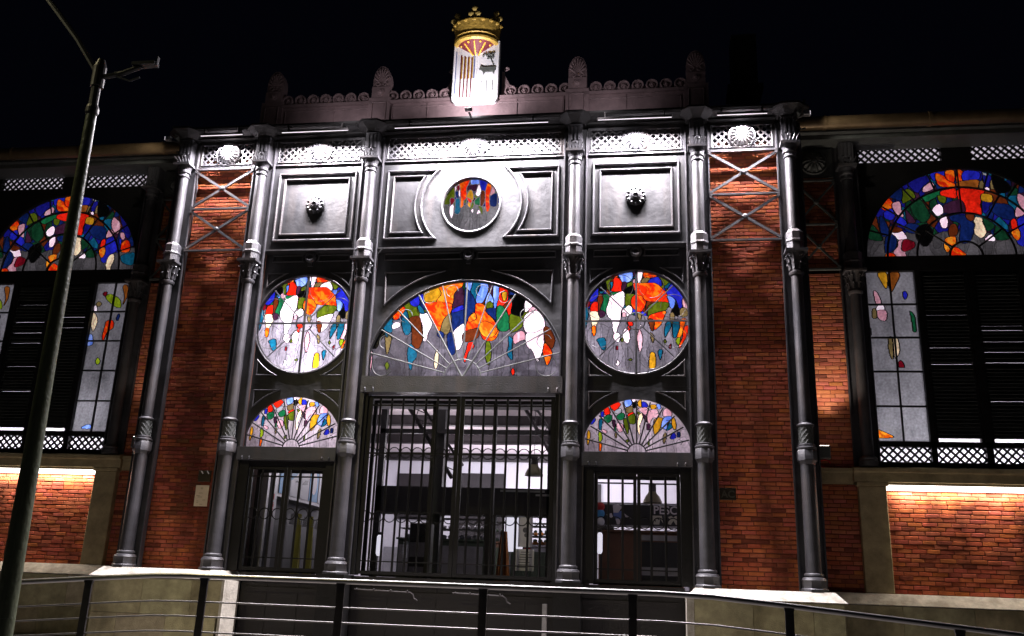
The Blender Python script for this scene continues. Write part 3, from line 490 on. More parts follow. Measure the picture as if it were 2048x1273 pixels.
# ---------------- iron front ----------------
def lattice(mb,x0,x1,z0,z1,pitch,wd,y0,y1):
    H=z1-z0; k=x0-H
    while k<x1:
        for s in (1,-1):
            if s>0: a=(k,z0); b=(k+H,z1)
            else: a=(k+H,z0); b=(k,z1)
            pa,pb=(a,b) if a[0]<b[0] else (b,a)
            xa,za=pa; xb,zb=pb; sl=(zb-za)/(xb-xa)
            if xa<x0: za+=sl*(x0-xa); xa=x0
            if xb>x1: zb+=sl*(x1-xb); xb=x1
            if xb-xa>.02: mb.bar((xa,za),(xb,zb),wd,y0+(.004 if s>0 else 0),y1)
        k+=pitch
def rosette(mb,x,z,r,y,d=.1,petals=16):
    mb.lathey(x,z,[(r,y),(r,y-.03),(r*.93,y-.045),(r*.86,y-.03)],40)
    f=lambda a,rr: 1+.07*math.cos(a*petals) if rr>r*.3 else 1
    mb.lathey(x,z,[(r*.80,y-.03),(r*.78,y-.05),(r*.6,y-.03-d*.75),(r*.4,y-.03-d),(r*.22,y-.035-d),(r*.12,y-.05-d)],petals*4,f)
    for k in range(petals):
        a=2*math.pi*k/petals; mb.tube([(x+r*.25*math.cos(a),y-.04-d,z+r*.25*math.sin(a)),(x+r*.55*math.cos(a),y-.045-d*.85,z+r*.55*math.sin(a)),(x+r*.78*math.cos(a),y-.05,z+r*.78*math.sin(a))],.012,4)
def medallion(mb,x,z,y):
    f=lambda a,rr: 1+.10*abs(math.cos(a*6)) if rr>.08 else 1
    mb.lathey(x,z,[(.15,y),(.185,y-.02),(.185,y-.04),(.13,y-.06),(.085,y-.07),(.085,y-.09),(.05,y-.105),(.045,y-.085),(.02,y-.085)],48,f)
    for k in range(12):
        a=2*math.pi*k/12; sphere(mb,(x+.155*math.cos(a),y-.05,z+.155*math.sin(a)),.032,n=6,m=4)
P0=.25
def frieze(x0,x1,openback,label):
    m=MB(); z0,z1=10.02,10.56
    m.box(x0,x1,.12,.2,z1-.03,z1+.03); m.box(x0,x1,.125,.22,z0-.03,z0+.02)
    m.box(x0,x0+.07,.12,.2,z0+.02,z1-.03); m.box(x1-.07,x1,.12,.2,z0+.02,z1-.03)
    if not openback: m.box(x0,x1,P0,P0+.04,z0-.02,z1+.1)
    fr=m.build('frieze',IRON,HALL,label=label)
    m=MB(); lattice(m,x0+.07,x1-.07,z0+.02,z1-.03,.147,.030,.135,.165); m.build('lattice',IRON,fr)
    m=MB(); m.mould([(x0+.06,z0+.03),(x1-.06,z0+.03),(x1-.06,z1-.04),(x0+.06,z1-.04)],.12,.028,.02,True); m.build('frame_moulding',IRON,fr)
    m=MB(); rosette(m,(x0+x1)/2,z0+.27,.27,.135,.05); m.build('rosette',IRON,fr)
    return fr
for x0,x1,ob,l in ((-1.86,1.86,False,'wide lattice frieze over the central bay'),(-4.24,-2.34,False,'lattice frieze over the left door bay'),(2.34,4.24,False,'lattice frieze over the right door bay'),
   (-5.98,-4.71,True,'short open lattice frieze over the left brick pier'),(4.71,5.98,True,'short open lattice frieze over the right brick pier')): frieze(x0,x1,ob,l)
PU=.17
# central upper panel with roundel opening
m=MB(); m.plate(-1.88,1.88,8.1,10.0,0,9.01,.575,PU,PU+.05); cp=m.build('sheet_iron_panel',IRONP,HALL,label='central sheet iron panel around the small round window')
m=MB()
for s in (-1,1):
    for (o,r,wd) in ((0,1.03,.045),(.125,1.16,.04)):
        zt,zb=9.78-o,8.29+o; xo=1.76-o
        t=math.degrees(math.asin((zt-9.03)/r)); b=math.degrees(math.asin((zb-9.03)/r))
        p=[(s*x,z) for x,z in arc(0,9.03,r,b,t,22)]+[(s*xo,zt),(s*xo,zb)]
        m.mould(p,PU,wd,.05,True)
    m.cut()
m.build('moulding',IRON,cp)
m=MB(); m.mould(arc(0,9.01,.60,0,360,48)[:-1],PU,.05,.03,True); m.build('roundel_rim',IRON,cp)
def midband(x0,x1,label):
    xc=(x0+x1)/2; m=MB(); m.box(x0,x1,P0+.005,P0+.05,7.70,8.098)
    m.prof([(P0,8.02),(P0-.07,8.05),(P0-.13,8.07),(P0-.13,8.10),(P0,8.12)],x0,x1)
    mb=m.build('mid_band',IRONP,HALL,label=label)
    m=MB()
    for s in (-1,1):
        a=xc+s*.17; b=xc+s*((x1-x0)/2-.16); lo,hi=min(a,b),max(a,b)
        m.mould([(lo,7.87),(hi,7.87),(hi,8.0),(lo,8.0)],P0,.026,.03,True); m.cut()
    m.build('moulding',IRON,mb)
    m=MB(); m.lathey(xc,7.945,[(.115,P0),(.12,P0-.06),(.085,P0-.10),(.06,P0-.10),(.045,P0-.06),(.01,P0-.06)],8)
    for s in (-1,1): m.tube([(xc+s*(.13+.04*math.cos(q)),P0-.03,7.945+.09*math.sin(q)) for q in [i*.5-1.6 for i in range(8)]],.016,6)
    m.box(xc-.05,xc+.05,P0-.05,P0,7.76,7.83); m.build('boss',IRON,mb,True)
midband(-1.88,1.88,'mid band above the great fan window'); midband(-4.255,-2.315,'mid band above the left round window'); midband(2.315,4.255,'mid band above the right round window')
# arch panel, centre
m=MB(); m.plate(-1.88,1.88,5.435,7.70,0,5.435,1.95,P0,P0+.06,0,180,1.86); ap=m.build('arch_panel',IRONP,HALL,label='black arch panel around the great fan window')
m=MB()
for s in (-1,1):
    p=[(s*x,z) for x,z in arc(0,5.44,2.23,42,77,18)]+[(s*1.68,7.6)]
    m.mould(p,P0,.035,.035,True); m.cut()
m.mould(arc(0,5.435,1.985,12,168,50),P0,.03,.02)
m.build('moulding',IRON,ap)
for xc,l in ((-3.285,'left'),(3.285,'right')):
    # square panel
    m=MB(); m.box(xc-.97,xc+.97,PU,PU+.05,8.1,10.0); sp=m.build('sheet_iron_panel',IRONP,HALL,label='square moulded iron panel with a flower boss above the %s round window'%l)
    m=MB()
    for o,wd in ((0,.05),(.13,.045)):
        m.mould([(xc-.83+o,8.30+o),(xc+.83-o,8.30+o),(xc+.83-o,9.79-o),(xc-.83+o,9.79-o)],PU,wd,.05,True)
    m.build('moulding',IRON,sp); m=MB(); medallion(m,xc,9.08,PU); m.build('flower_boss',IRON,sp)
    m=MB(); m.plate(xc-.97,xc+.97,5.30,7.70,xc,6.555,1.0,P0,P0+.06); rp=m.build('round_window_panel',IRONP,HALL,label='black iron panel around the %s round window'%l)
    m=MB()
    for sx in (-1,1):
        for sz in (-1,1):
            r=1.165; z1=6.555+sz*1.06; a0=math.degrees(math.asin(1.06/r)); a1=math.degrees(math.acos(.88/r))
            p=[(xc+sx*x,6.555+sz*z) for x,z in arc(0,0,r,a1,a0,12)]+[(xc+sx*.88,z1)]
            m.mould(p,P0,.03,.03,True); m.cut()
    m.mould(arc(xc,6.555,1.03,0,360,56)[:-1],P0,.04,.025,True)
    m.build('moulding',IRON,rp)
    m=MB(); m.plate(xc-.97,xc+.97,4.05,5.298,xc,4.06,1.0,P0,P0+.06,0,180,.95); rp=m.build('lunette_panel',IRONP,HALL,label='black iron panel around the %s lunette'%l)
    m=MB()
    for sx in (-1,1):
        p=[(xc+sx*x,z) for x,z in arc(0,4.06,1.19,42,72,12)]+[(xc+sx*.88,5.19)]
        m.mould(p,P0,.026,.03,True); m.cut()
    m.build('moulding',IRON,rp)
    m=MB(); m.box(xc-.98,xc+.98,.02,.32,3.80,4.045)
    for s in (-1,1):
        for q in (.86,.72): m.lathe(xc+s*q,.0,[(.018,3.80),(.018,3.85),(.008,3.87)],8)
    m.build('door_lintel',IRON,HALL,label='iron beam over the %s side door'%l)
m=MB(); m.box(-1.93,1.93,.02,.32,5.12,5.432)
for s in (-1,1):
    for q in (1.84,1.68): m.lathe(s*q,.0,[(.02,5.14),(.02,5.19),(.01,5.21)],8)
m.build('door_lintel',IRON,HALL,label='wide iron beam over the central gate')
# cross braced frames
def brace(x0,x1,zs,y,label,mt=None,wd=.05):
    f=MB(); b=MB(); mt=mt or IRON
    for z in zs: f.box(x0,x1,y-.03,y+.03,z-.018,z+.018); f.cut()
    fr=f.build('cross_brace',mt,HALL,label=label)
    for z0,z1 in zip(zs[:-1],zs[1:]):
        for s in (1,-1):
            a=(x0,z0+.03) if s>0 else (x0,z1-.03); c=(x1,z1-.03) if s>0 else (x1,z0+.03)
            b.bar(a,c,wd,y-.02+(.006 if s>0 else 0),y+.02)
        b.lathey((x0+x1)/2,(z0+z1)/2,[(.05,y),(.05,y-.035),(.03,y-.05)],12)
        for xx in (x0+.03,x1-.03):
            b.lathey(xx,z0+.05,[(.03,y),(.03,y-.03)],8); b.lathey(xx,z1-.05,[(.03,y),(.03,y-.03)],8)
    b.build('cross_bars',mt,fr)
brace(-6.0,-4.69,(8.09,9.02,9.93),.08,'steel cross brace in front of the left brick pier')
brace(4.69,6.0,(8.09,9.03,9.95),.08,'steel cross brace in front of the right brick pier')
for sx in (-1,1):
    a,b=(6.44,7.20) if sx>0 else (-7.20,-6.44)
    n='right' if sx>0 else 'left'
    brace(a,b,(7.78,8.72,9.66),.93,'dim cross brace in the %s recess beside the wing'%n,IRONG,.038)
    m=MB(); m.box(a,b,.93,1.0,9.75,10.35); q=m.build('frieze',IRONG,HALL,label='dark frieze panel in the %s recess'%n)
    m=MB(); rosette(m,(a+b)/2,10.05,.27,.93,.08,14); m.build('rosette',IRONG,q)
# cornice and parapet
for x0,x1 in ((-6.3,6.3),):
    m=MB(); m.prof([(-.02,10.60),(-.02,10.64),(-.22,10.68),(-.26,10.72),(-.26,10.76),(.4,10.80),(.4,10.60)],x0,x1)
    m.prof([(-.32,10.53),(-.32,10.60),(-.03,10.62),(-.03,10.58)],x0+.2,x1-.2) if False else None
    m.build('cornice',IRONB,HALL)
m=MB()
m.box(-4.7,4.7,.20,.5,10.80,11.44); m.box(-4.72,4.72,.14,.5,11.38,11.45)
for a,b in ((-4.2,-2.35),(-1.82,1.82),(2.35,4.2)):
    m.box(a,b,.185,.199,10.86,10.93); m.mould([(a,10.95),(b,10.95),(b,11.30),(a,11.30)],.2,.03,.018,True)
for xx in (-1.05,.85,3.1,-3.1): m.box(xx-.004,xx+.004,.183,.2,10.82,11.4)
par=m.build('parapet',PLUM,HALL,label='plum coloured parapet above the cornice')
def finial(x,parent,s=1.0,label=None):
    m=MB(); m.box(-.24*s,.24*s,-.16,.2,10.81,11.52); m.box(-.19*s,.19*s,-.13,.17,11.52,11.80)
    m.mould([(-.15,11.0),(.15,11.0),(.15,11.4),(-.15,11.4)],-.16,.03,.02,True)
    pts=[(-.19,11.8)]+[(-.19*math.cos(t)*1.0,11.98+.34*math.sin(t)) for t in [i*math.pi/14 for i in range(15)]]+[(.19,11.8)]
    m.extr([(a*s,11.8+(b-11.8)*s) for a,b in pts],-.09,.12)
    f=m.build('finial',PLUM,parent,label=label,loc=(x,.3,0))
    m=MB()
    for k in range(9):
        t=math.pi*(k+.5)/9; m.tube([(.03*math.cos(t),-.10,11.92+.03*math.sin(t)),(.15*math.cos(t),-.125,11.96+.24*math.sin(t))],.012,5,r2=.022); sphere(m,(.16*math.cos(t),-.11,11.97+.27*math.sin(t)),.024,n=6,m=4)
    for s2 in (-1,1): m.tube([(s2*(.075+.045*math.cos(q)),-.11,11.88+.045*math.sin(q)) for q in [i*.7 for i in range(9)]],.013,5)
    m.lathey(0,11.66,[(.08,-.13),(.08,-.155),(.05,-.16),(.03,-.18)],14)
    m.build('palmette',PLUM,f)
for x,l in ((-4.5,'finial at the left end of the parapet'),(-2.1,'finial left of the coat of arms'),(2.1,'finial right of the coat of arms'),(4.5,'finial at the right end of the parapet')): finial(x,par,1,l)
m=MB(); m.box(5.25,5.75,.45,.95,10.8,12.8); m.box(5.15,5.85,.4,1.0,11.5,11.62); m.build('chimney',IRONB,HALL)
ring=MB(); ring.lathey(0,0,[(.12,0),(.13,-.05),(.118,-.10),(.095,-.10),(.085,-.03)],28)
f6=lambda a,rr:1+.12*math.cos(a*6)
ring.lathey(0,0,[(.07,-.0),(.062,-.06),(.045,-.085),(.03,-.06),(.024,-.10),(.01,-.105)],30,f6)
for a in (45,135,225,315): ring.lathey(.128*math.cos(R_(a)),.128*math.sin(R_(a)),[(.022,0),(.02,-.03),(.01,-.035)],8)
ring.box(-.143,.143,0,.03,-.125,.02)
r0=ring.build('cresting_ring',PLUM,par,True); first=True
xs=[.70+.285*i for i in range(5)]+[-.70-.285*i for i in range(5)]+[2.48+.285*i for i in range(7)]+[-2.48-.285*i for i in range(7)]
for x in xs:
    o=r0 if first else r0.copy()
    if not first: C.objects.link(o); o.parent=par
    first=False; o.location=(x,.3,11.585)
for s in (-1,1):
    m=MB(); pts=[(s*(.56+.0*t),.32,11.46+t) for t in (0,.15)]
    m.tube([(s*(.86-.34*math.sin(t*1.5)**.8),.30,11.66+.42*t*t) for t in [i/10 for i in range(11)]],.05,6,r2=.03)
    m.tube([(s*(.585+.055*math.cos(q)*(1-q/9)),.28,12.13+.055*math.sin(q)*(1-q/9)) for q in [i*.6 for i in range(11)]],.022,5)
    m.extr([(s*.50,11.46),(s*.86,11.46),(s*.80,11.68),(s*.66,11.78),(s*.58,11.95),(s*.50,12.1)],.27,.33)
    m.build('scroll',PLUM,par)
# ---------------- coat of arms ----------------
AR=thing('coat_of_arms','white enamelled coat of arms with stripes, tree and bull under a gold crown',None,loc=(-.035,.1,0),parent=HALL)
def rrect(x0,x1,z0,z1,r,top=False):
    p=[]
    for cx,cz,a in ((x0+r,z0+r,180),(x1-r,z0+r,270)): p+=arc(cx,cz,r,a,a+90,6)
    return p+[(x1,z1),(x0,z1)]
m=MB(); m.extr(rrect(-.49,.49,11.27,12.72,.11),0,.12); m.mould(rrect(-.475,.475,11.285,12.70,.10),0,.035,.025,True); m.box(-.02,.02,-.02,0,11.3,12.6)
m.build('shield',CWHITE,AR)
m=MB()
for i in range(4): m.box(-.335+i*.075,-.31+i*.075,-.012,0,11.40,12.34+.02*(3-i))
m.build('stripes',CRED,AR)
m=MB()
for i in range(4): m.box(-.309+i*.075,-.286+i*.075,-.008,0,11.85,12.36)
m.build('gold_stripes',GOLD,AR)
m=MB()
m.extr([(.07,12.04),(.10,12.12),(.13,12.12),(.16,12.09),(.40,12.09),(.42,12.05),(.40,11.98),(.385,11.92),(.36,11.98),(.20,11.98),(.17,11.92),(.15,11.99),(.11,12.03)],-.03,0)
m.tube([(.42,-.01,12.02),(.36,-.01,12.17),(.31,-.01,12.30)],.008,5)
for i in range(26):
    a=random.random()*6.28; r=random.random()**.5; sphere(m,(.27+.13*r*math.cos(a),-.015,12.37+.085*r*math.sin(a)),.022,n=6,m=4)
for i in range(3): m.box(.12+i*.12,.13+i*.12,-.012,0,11.5,11.78)
m.build('bull_and_tree',CGREY,AR)
m=MB(); m.box(-.05,.0,-.008,0,11.85,12.5); m.box(-.44,-.425,-.008,0,11.5,12.5); m.build('blue_edging',mat('crest_blue',(.1,.13,.3),.5),AR)
# crown: projecting half round band seen from below
cr=thing('crown',None,None,loc=(-.02,.08,0),parent=AR); cr.scale=(.93,.93,1)
def halfband(mb,prof,seg=36):
    b=len(mb.v); n=len(prof)
    for r,z in prof:
        for i in range(seg+1):
            a=math.pi+math.pi*i/seg; mb.v.append((r*math.cos(a),r*math.sin(a)*.85,z))
    for k in range(n-1):
        for i in range(seg): mb.face((b+k*(seg+1)+i,b+k*(seg+1)+i+1,b+(k+1)*(seg+1)+i+1,b+(k+1)*(seg+1)+i))
m=MB(); halfband(m,[(.40,12.64),(.47,12.61),(.52,12.64),(.53,12.68),(.50,12.71),(.505,12.75),(.53,12.77),(.51,12.80),(.525,12.92),(.555,13.08),(.52,13.10),(.46,12.85),(.42,12.66)])
for k in range(9):
    a=math.pi+math.pi*(k+.5)/9; sphere(m,(.525*math.cos(a),.445*math.sin(a),13.07),.085,1,.45,.65)
m.build('crown_band',GOLD,cr,True)
m=MB(); 
for k in range(6):
    a0=math.pi+math.pi*k/6; n=5
m.add([(0,-.03,12.36)]+[(.47*math.cos(math.pi+math.pi*i/24),.41*math.sin(math.pi+math.pi*i/24),12.66) for i in range(25)],[(0,i+2,i+1) for i in range(24)])
m.build('crown_lining',CRED,cr)
m=MB()
for k in range(5):
    a=math.pi+math.pi*(k/4*.94+.03); c,s=math.cos(a),math.sin(a); q=(-s,c)
    pts=[]
    for t,wd in ((.04,.012),(.25,.035),(.31,.042),(.42,.0)):
        pts.append((t,wd))
    L=[(c*t+q[0]*w_,(s*t+q[1]*w_)*.89,12.34+t*.72) for t,w_ in pts]+[(c*t-q[0]*w_,(s*t-q[1]*w_)*.89,12.34+t*.72) for t,w_ in pts[::-1]]
    m.add(L,[tuple(range(len(L)))]); m.tube([(c*.05,s*.04-.02,12.37),(c*.2,s*.18-.02,12.48),(c*.36,s*.32-.02,12.60)],.018,5)
for k in range(4):
    a=math.pi+math.pi*(k+.5)/4; sphere(m,(.36*math.cos(a),.32*math.sin(a)-.02,12.595),.028)
sphere(m,(0,-.03,12.45),.05); m.build('crown_petals',mat('bright_gold',(.85,.50,.06),.4,.1,.3,20,.2,8),cr)
m=MB()
for a in (205,270,335):
    c,s=.50*math.cos(R_(a)),.44*math.sin(R_(a)); z=13.20
    m.cut()
    for dx,dz,r in ((-.075,.0,.075),(.075,.0,.075),(0,.125,.075),(0,.02,.04)): sphere(m,(c+dx,s,z+dz),r,1,.45,1)
    m.tube([(c,s,13.0),(c,s,13.16)],.03,6); 
m.build('crown_trefoils',mat('pale_gold',(.50,.36,.10),.5,.1,.5,16,.3,9),cr,True)
# ---------------- windows ----------------
def ringtube(mb,cx,cz,r,y,t,a0=0,a1=360,n=28,seg=5):
    p=[(x,y,z) for x,z in arc(cx,cz,r,a0,a1,n)]
    if a1-a0>=360: mb.tube(p[:-1],t,seg,closed=True)
    else: mb.tube(p,t,seg)
GY=.32
me_l=glass_mesh('glass_round_lit',[(('W' if k in(5,9,33) else 'P' if k in(41,) else cc),oo) for k,(cc,oo) in enumerate(ROUND)],lambda X,Z:X*X+Z*Z<1.04**2,-1.05,1.05,-1.05,1.05,.01,(.30,.27,.33),seed=13,fill=.35,fpal=('OL','LB','G','P','BR','YO','B','RO','T'))  # lighter copy of one design, left window's stronger backlight painted into its colours
me=glass_mesh('glass_round',ROUND,lambda X,Z:X*X+Z*Z<1.04**2,-1.05,1.05,-1.05,1.05,.01,(.21,.19,.23),seed=3,fill=.22,fpal=('OL','V','G','DB','BR','S','B','RO','T'))
tr=MB()
tr.box(-.018,.018,-.10,-.06,-1.0,1.0); tr.box(-1.0,1.0,-.10,-.065,-.016,.016)
for a in (45,135,225,315):
    c,s=math.cos(R_(a)),math.sin(R_(a)); tr.tube([(.17*c,-.08,.17*s),(.98*c,-.08,.98*s)],.012,6)
ringtube(tr,0,0,.17,-.08,.012,n=24)
for k in range(8):
    a=22.5+45*k; ringtube(tr,.75*math.cos(R_(a)),.75*math.sin(R_(a)),.235,-.075,.0055,a-165,a+165,22,4)
TRM=tr
for xc,l in ((-3.285,'round stained glass window above the left side door'),(3.285,'round stained glass window above the right side door')):
    w_=thing('round_window',l,None,loc=(xc,GY,6.555),parent=HALL)
    place(me_l if xc<0 else me,'glass',w_,(0,0,0))
    if xc<0: t0=TRM.build('tracery',IRON,w_)
    else: place(t0.data,'tracery',w_,(0,0,0))
me=glass_mesh('glass_fan',FAN,lambda X,Z:(X*X+Z*Z<1.99**2)&(abs(X)<1.88),-1.9,1.9,-.02,2.0,.01,(.10,.09,.112),seed=5,scuff=.25,fill=1.05,fpal=('DB','DG','V','BR','OL','T'))
w_=thing('fan_window','great half round stained glass fan window over the central gate',None,loc=(0,GY,5.44),parent=HALL); place(me,'glass',w_,(0,0,0))
m=MB()
for k in range(1,12):
    a=15*k; c,s=math.cos(R_(a)),math.sin(R_(a)); r1=min(1.93,1.86/abs(c) if abs(c)>.01 else 9)
    m.tube([(.36*c,-.13,.36*s),(r1*c,-.09,r1*s)],.016 if k in(4,6,8) else .012,6)
ringtube(m,0,0,.36,-.13,.014,0,180,20)
for k in (4,8):
    c,s=math.cos(R_(15*k)),math.sin(R_(15*k)); m.tube([(.02*c,-.13,.02*s),(.36*c,-.13,.36*s)],.02,6)
for s in (-1,1):
    ringtube(m,s*1.6,.24,.2,-.09,.008,0,330); ringtube(m,s*1.55,.72,.14,-.09,.007,20,250)
    ringtube(m,s*1.2,1.25,.13,-.09,.007,0,270); ringtube(m,s*.75,1.62,.12,-.09,.007,90,330)
    ringtube(m,s*.3,1.75,.12,-.09,.007,0,250)
m.tube([(-1.86,-.1,0.02),(1.86,-.1,0.02)],.014,6); m.build('spokes',IRONG,w_,True)
me=glass_mesh('glass_lunette',SMALL,lambda X,Z:(X*X+Z*Z<1.03**2)&(abs(X)<.97),-1,1,-.02,1.05,.0085,(.50,.42,.48),seed=8)
m=MB()
for k in range(1,12):
    a=15*k; c,s=math.cos(R_(a)),math.sin(R_(a)); m.tube([(.17*c,-.09,.17*s),(.97*c,-.075,.97*s)],.013,6)
    m.tube([(.80*c-.05*s,-.08,.80*s+.05*c),(.86*c,-.08,.86*s),(.80*c+.05*s,-.08,.80*s-.05*c)],.006,4)
ringtube(m,0,0,.17,-.09,.012,0,180,18); m.tube([(-.95,-.08,.01),(.95,-.08,.01)],.012,6)
for i,(xc,l) in enumerate(((-3.285,'lunette of stained glass directly over the left side door'),(3.285,'lunette of stained glass directly over the right side door'))):
    w_=thing('lunette_window',l,None,loc=(xc,GY,4.06),parent=HALL); place(me,'glass',w_,(0,0,0))
    if i==0: t1=m.build('spokes',IRONB,w_,True)
    else: place(t1.data,'spokes',w_,(0,0,0))
me=glass_mesh('glass_roundel',ROUNDEL,lambda X,Z:X*X+Z*Z<.60**2,-.61,.61,-.61,.61,.0075,(.15,.145,.155),lead=(.20,.19,.2),seed=11,fill=.08,fpal=('V','B2','OL','DB','BR'))  # leads paler than elsewhere, front LED light on them painted into their colour
w_=thing('roundel_window','small round stained glass window high in the central bay',None,loc=(0.01,.30,9.01),parent=HALL); place(me,'glass',w_,(0,0,0))
# ---------------- wings ----------------
arch_me=glass_mesh('glass_arch',ARCH,lambda X,Z:X*X+Z*Z<1.86**2,-1.87,1.87,0,1.87,.011,(.075,.07,.075),seed=21,fill=.50,fpal=('DB','DG','B2','V','DB','T','B2','BR'))
pr=glass_mesh('glass_side_r',PANER,lambda X,Z:abs(X)<5,-.47,.47,.1,3.4,.011,(.22,.215,.235),seed=31,drips=False)
pl_=glass_mesh('glass_side_l',PANEL,lambda X,Z:abs(X)<5,-.47,.47,.1,3.4,.011,(.22,.215,.235),seed=37,drips=False)
for sx in (-1,1):
    n='right' if sx>0 else 'left'; cx=sx*9.6
    # iron screen around the openings
    m=MB(); m.plate(cx-1.98,cx+1.98,8.08,10.12,cx,8.1,1.85,1.14,1.26,0,180,1.845)
    for a,b,z0,z1 in ((-1.98,1.98,10.46,10.62),(-1.98,-1.86,10.12,10.46),(1.86,1.98,10.12,10.46),(-.28,.28,10.12,10.46),(-1.98,1.98,7.80,8.10),(-1.98,-1.90,4.0,7.8),(1.90,1.98,4.0,7.8),
                      (-1.0,-.90,4.0,7.8),(.90,1.0,4.0,7.8),(-.06,.06,4.0,7.8),(-1.98,1.98,3.975,4.10),(-1.98,1.98,4.38,4.48)):
        m.box(cx+a,cx+b,1.13,1.25,z0,z1)
    fr=m.build('window_screen',IRONB,HALL,label='dark iron screen framing the %s wing window'%n)
    m=MB(); lattice(m,cx-1.86,cx-.28,10.12,10.46,.15,.038,1.16,1.19); m.cut(); lattice(m,cx+.28,cx+1.86,10.12,10.46,.15,.038,1.16,1.19); m.build('top_lattice',IRONB,fr)
    m=MB()
    for a,b in ((-1.90,-1.0),(-.9,-.06),(.06,.9),(1.0,1.9)): lattice(m,cx+a,cx+b,4.10,4.38,.15,.036,1.15,1.18); m.cut()
    m.build('sill_lattice',IRONB,fr)
    m=MB(); m.add([(cx-1.9,1.24,10.05),(cx+1.9,1.24,10.05),(cx+1.9,1.24,10.5),(cx-1.9,1.24,10.5)],[(0,1,2,3)]); m.build('lattice_glow_sheet',GLOWSH,fr)  # added sheet, stands in for the lit room seen through the top lattice
    m=MB(); m.add([(cx-1.9,1.24,4.06),(cx+1.9,1.24,4.06),(cx+1.9,1.24,4.42),(cx-1.9,1.24,4.42)],[(0,1,2,3)]); m.build('lattice_glow_sheet',GLOWSH,fr)  # same stand-in for the lit room behind the sill lattice
    w_=thing('arched_window','half round stained glass of the %s wing'%n,None,loc=(cx,1.22,8.10),parent=HALL); place(arch_me,'glass',w_,(0,0,0))
    m=MB()
    for r in (.30,.90,1.45,1.85): ringtube(m,0,0,r,-.04,.022,0,180,40,6)
    for a in (38,142): c,s=math.cos(R_(a)),math.sin(R_(a)); m.tube([(.3*c,-.04,.3*s),(.9*c,-.04,.9*s)],.018,6)
    for a in (30,60,90,120,150): c,s=math.cos(R_(a)),math.sin(R_(a)); m.tube([(.9*c,-.04,.9*s),(1.45*c,-.04,1.45*s)],.018,6)
    for a in (18,36,54,72,90,108,126,144,162): c,s=math.cos(R_(a)),math.sin(R_(a)); m.tube([(1.45*c,-.04,1.45*s),(1.85*c,-.04,1.85*s)],.018,6)
    m.build('glazing_bars',IRONB,w_,True)
    for k,(a,me_) in enumerate(((-1.45,pl_ if sx<0 else pr),(1.45,pl_ if sx<0 else pr))):
        w_=thing('side_window','tall side window of small panes on the %s of the %s wing'%(('left','right')[k],n),None,loc=(cx+a,1.22,4.4),parent=HALL); place(me_,'glass',w_,(0,0,0))
        m=MB(); m.box(-.015,.015,-.04,.0,.08,3.4)
        for q in range(1,5): m.box(-.45,.45,-.045,-.004,.08+q*.664-.015,.08+q*.664+.015)
        m.build('glazing_bars',IRONB,w_)
    for a in (-.48,.48):
        m=MB(); m.box(cx+a-.42,cx+a-.37,1.17,1.22,4.48,7.8); m.box(cx+a+.37,cx+a+.42,1.17,1.22,4.48,7.8)
        zz=4.56; gaps=sorted([random.uniform(4.9,7.5) for _ in range(3 if a*sx<0 else 6)])
        for g_ in gaps+[7.8]:
            if g_-zz>.03: m.box(cx+a-.42,cx+a+.42,1.235,1.25,zz,g_); zz=g_+random.uniform(.004,.011)
        sh=m.build('shutter',IRONB,HALL,label='closed louvred shutter %s the middle of the %s wing window'%('left of' if a<0 else 'right of',n))
        m=MB(); z=4.56
        while z<7.74:
            if not any(abs(z+.02-g_)<.05 for g_ in gaps):
                o=random.uniform(-.012,.02); m.prof([(1.165+o,z),(1.225,z+.06),(1.232,z+.055),(1.172+o,z-.006)],cx+a-.37,cx+a+.37)
            z+=.068
        m.build('slats',IRONG,sh)
        m=MB(); m.add([(cx+a-.36,1.255,4.485),(cx+a+.36,1.255,4.485),(cx+a+.36,1.255,7.7),(cx+a-.36,1.255,7.7)],[(0,1,2,3)]); m.build('gap_glow_sheet',GLOWSH,sh)  # added backlit sheet, draws the bright lines between the slats
    # upper architrave, gutter, roof
    a,b=(6.35,13.6) if sx>0 else (-13.6,-6.35)
    m=MB(); m.prof([(.80,10.62),(.62,10.68),(.60,10.78),(.45,10.80),(.45,10.50),(.5,10.36),(.8,10.34),(1.3,10.34),(1.3,10.62)][:1]+[(.62,10.36),(.62,10.46),(.56,10.50),(.56,10.60),(1.4,10.62),(1.4,10.36)][:0]+[(.62,10.66),(.52,10.66),(.52,10.52),(.60,10.50),(.60,10.40),(1.10,10.38),(1.10,10.66)],a,b)
    m.build('architrave',IRONG,HALL)
    a,b=(6.42,13.6) if sx>0 else (-13.6,-6.42)
    m=MB(); m.tube([(a,.30,10.60),(b,.30,10.60)],.135,20)
    gu=m.build('gutter_pipe',COPPER,HALL,True,label='brown gutter pipe along the %s wing'%n)
    m=MB()
    for x in (6.95,8.9,10.6,12.3): m.tube([(sx*x-.03,.30,10.60),(sx*x+.03,.30,10.60)],.148,20); m.cut()
    m.build('pipe_collar',COPPER,gu,True)
    m=MB(); m.tube([(sx*6.36,.2,10.55),(sx*6.40,.1,10.42),(sx*6.48,.05,10.35),(sx*6.55,.15,10.42)],.02,6); m.extr([(sx*6.36,10.6),(sx*6.50,10.86),(sx*6.54,10.84),(sx*6.42,10.55)],-.2,.0); m.build('pipe_bracket',IRONG,gu)
    m=MB(); m.add([(a,.5,10.8),(b,.5,10.8),(b,8,13),(a,8,13),(a,8,10),(b,8,10)],[(0,1,2,3)]); m.box(min(a,b),max(a,b),.6,1.3,10.67,10.8); m.build('roof',IRONB,HALL)
    # room behind the wing windows
    m=MB(); a,b=(6.7,13.6) if sx>0 else (-13.6,-6.7)
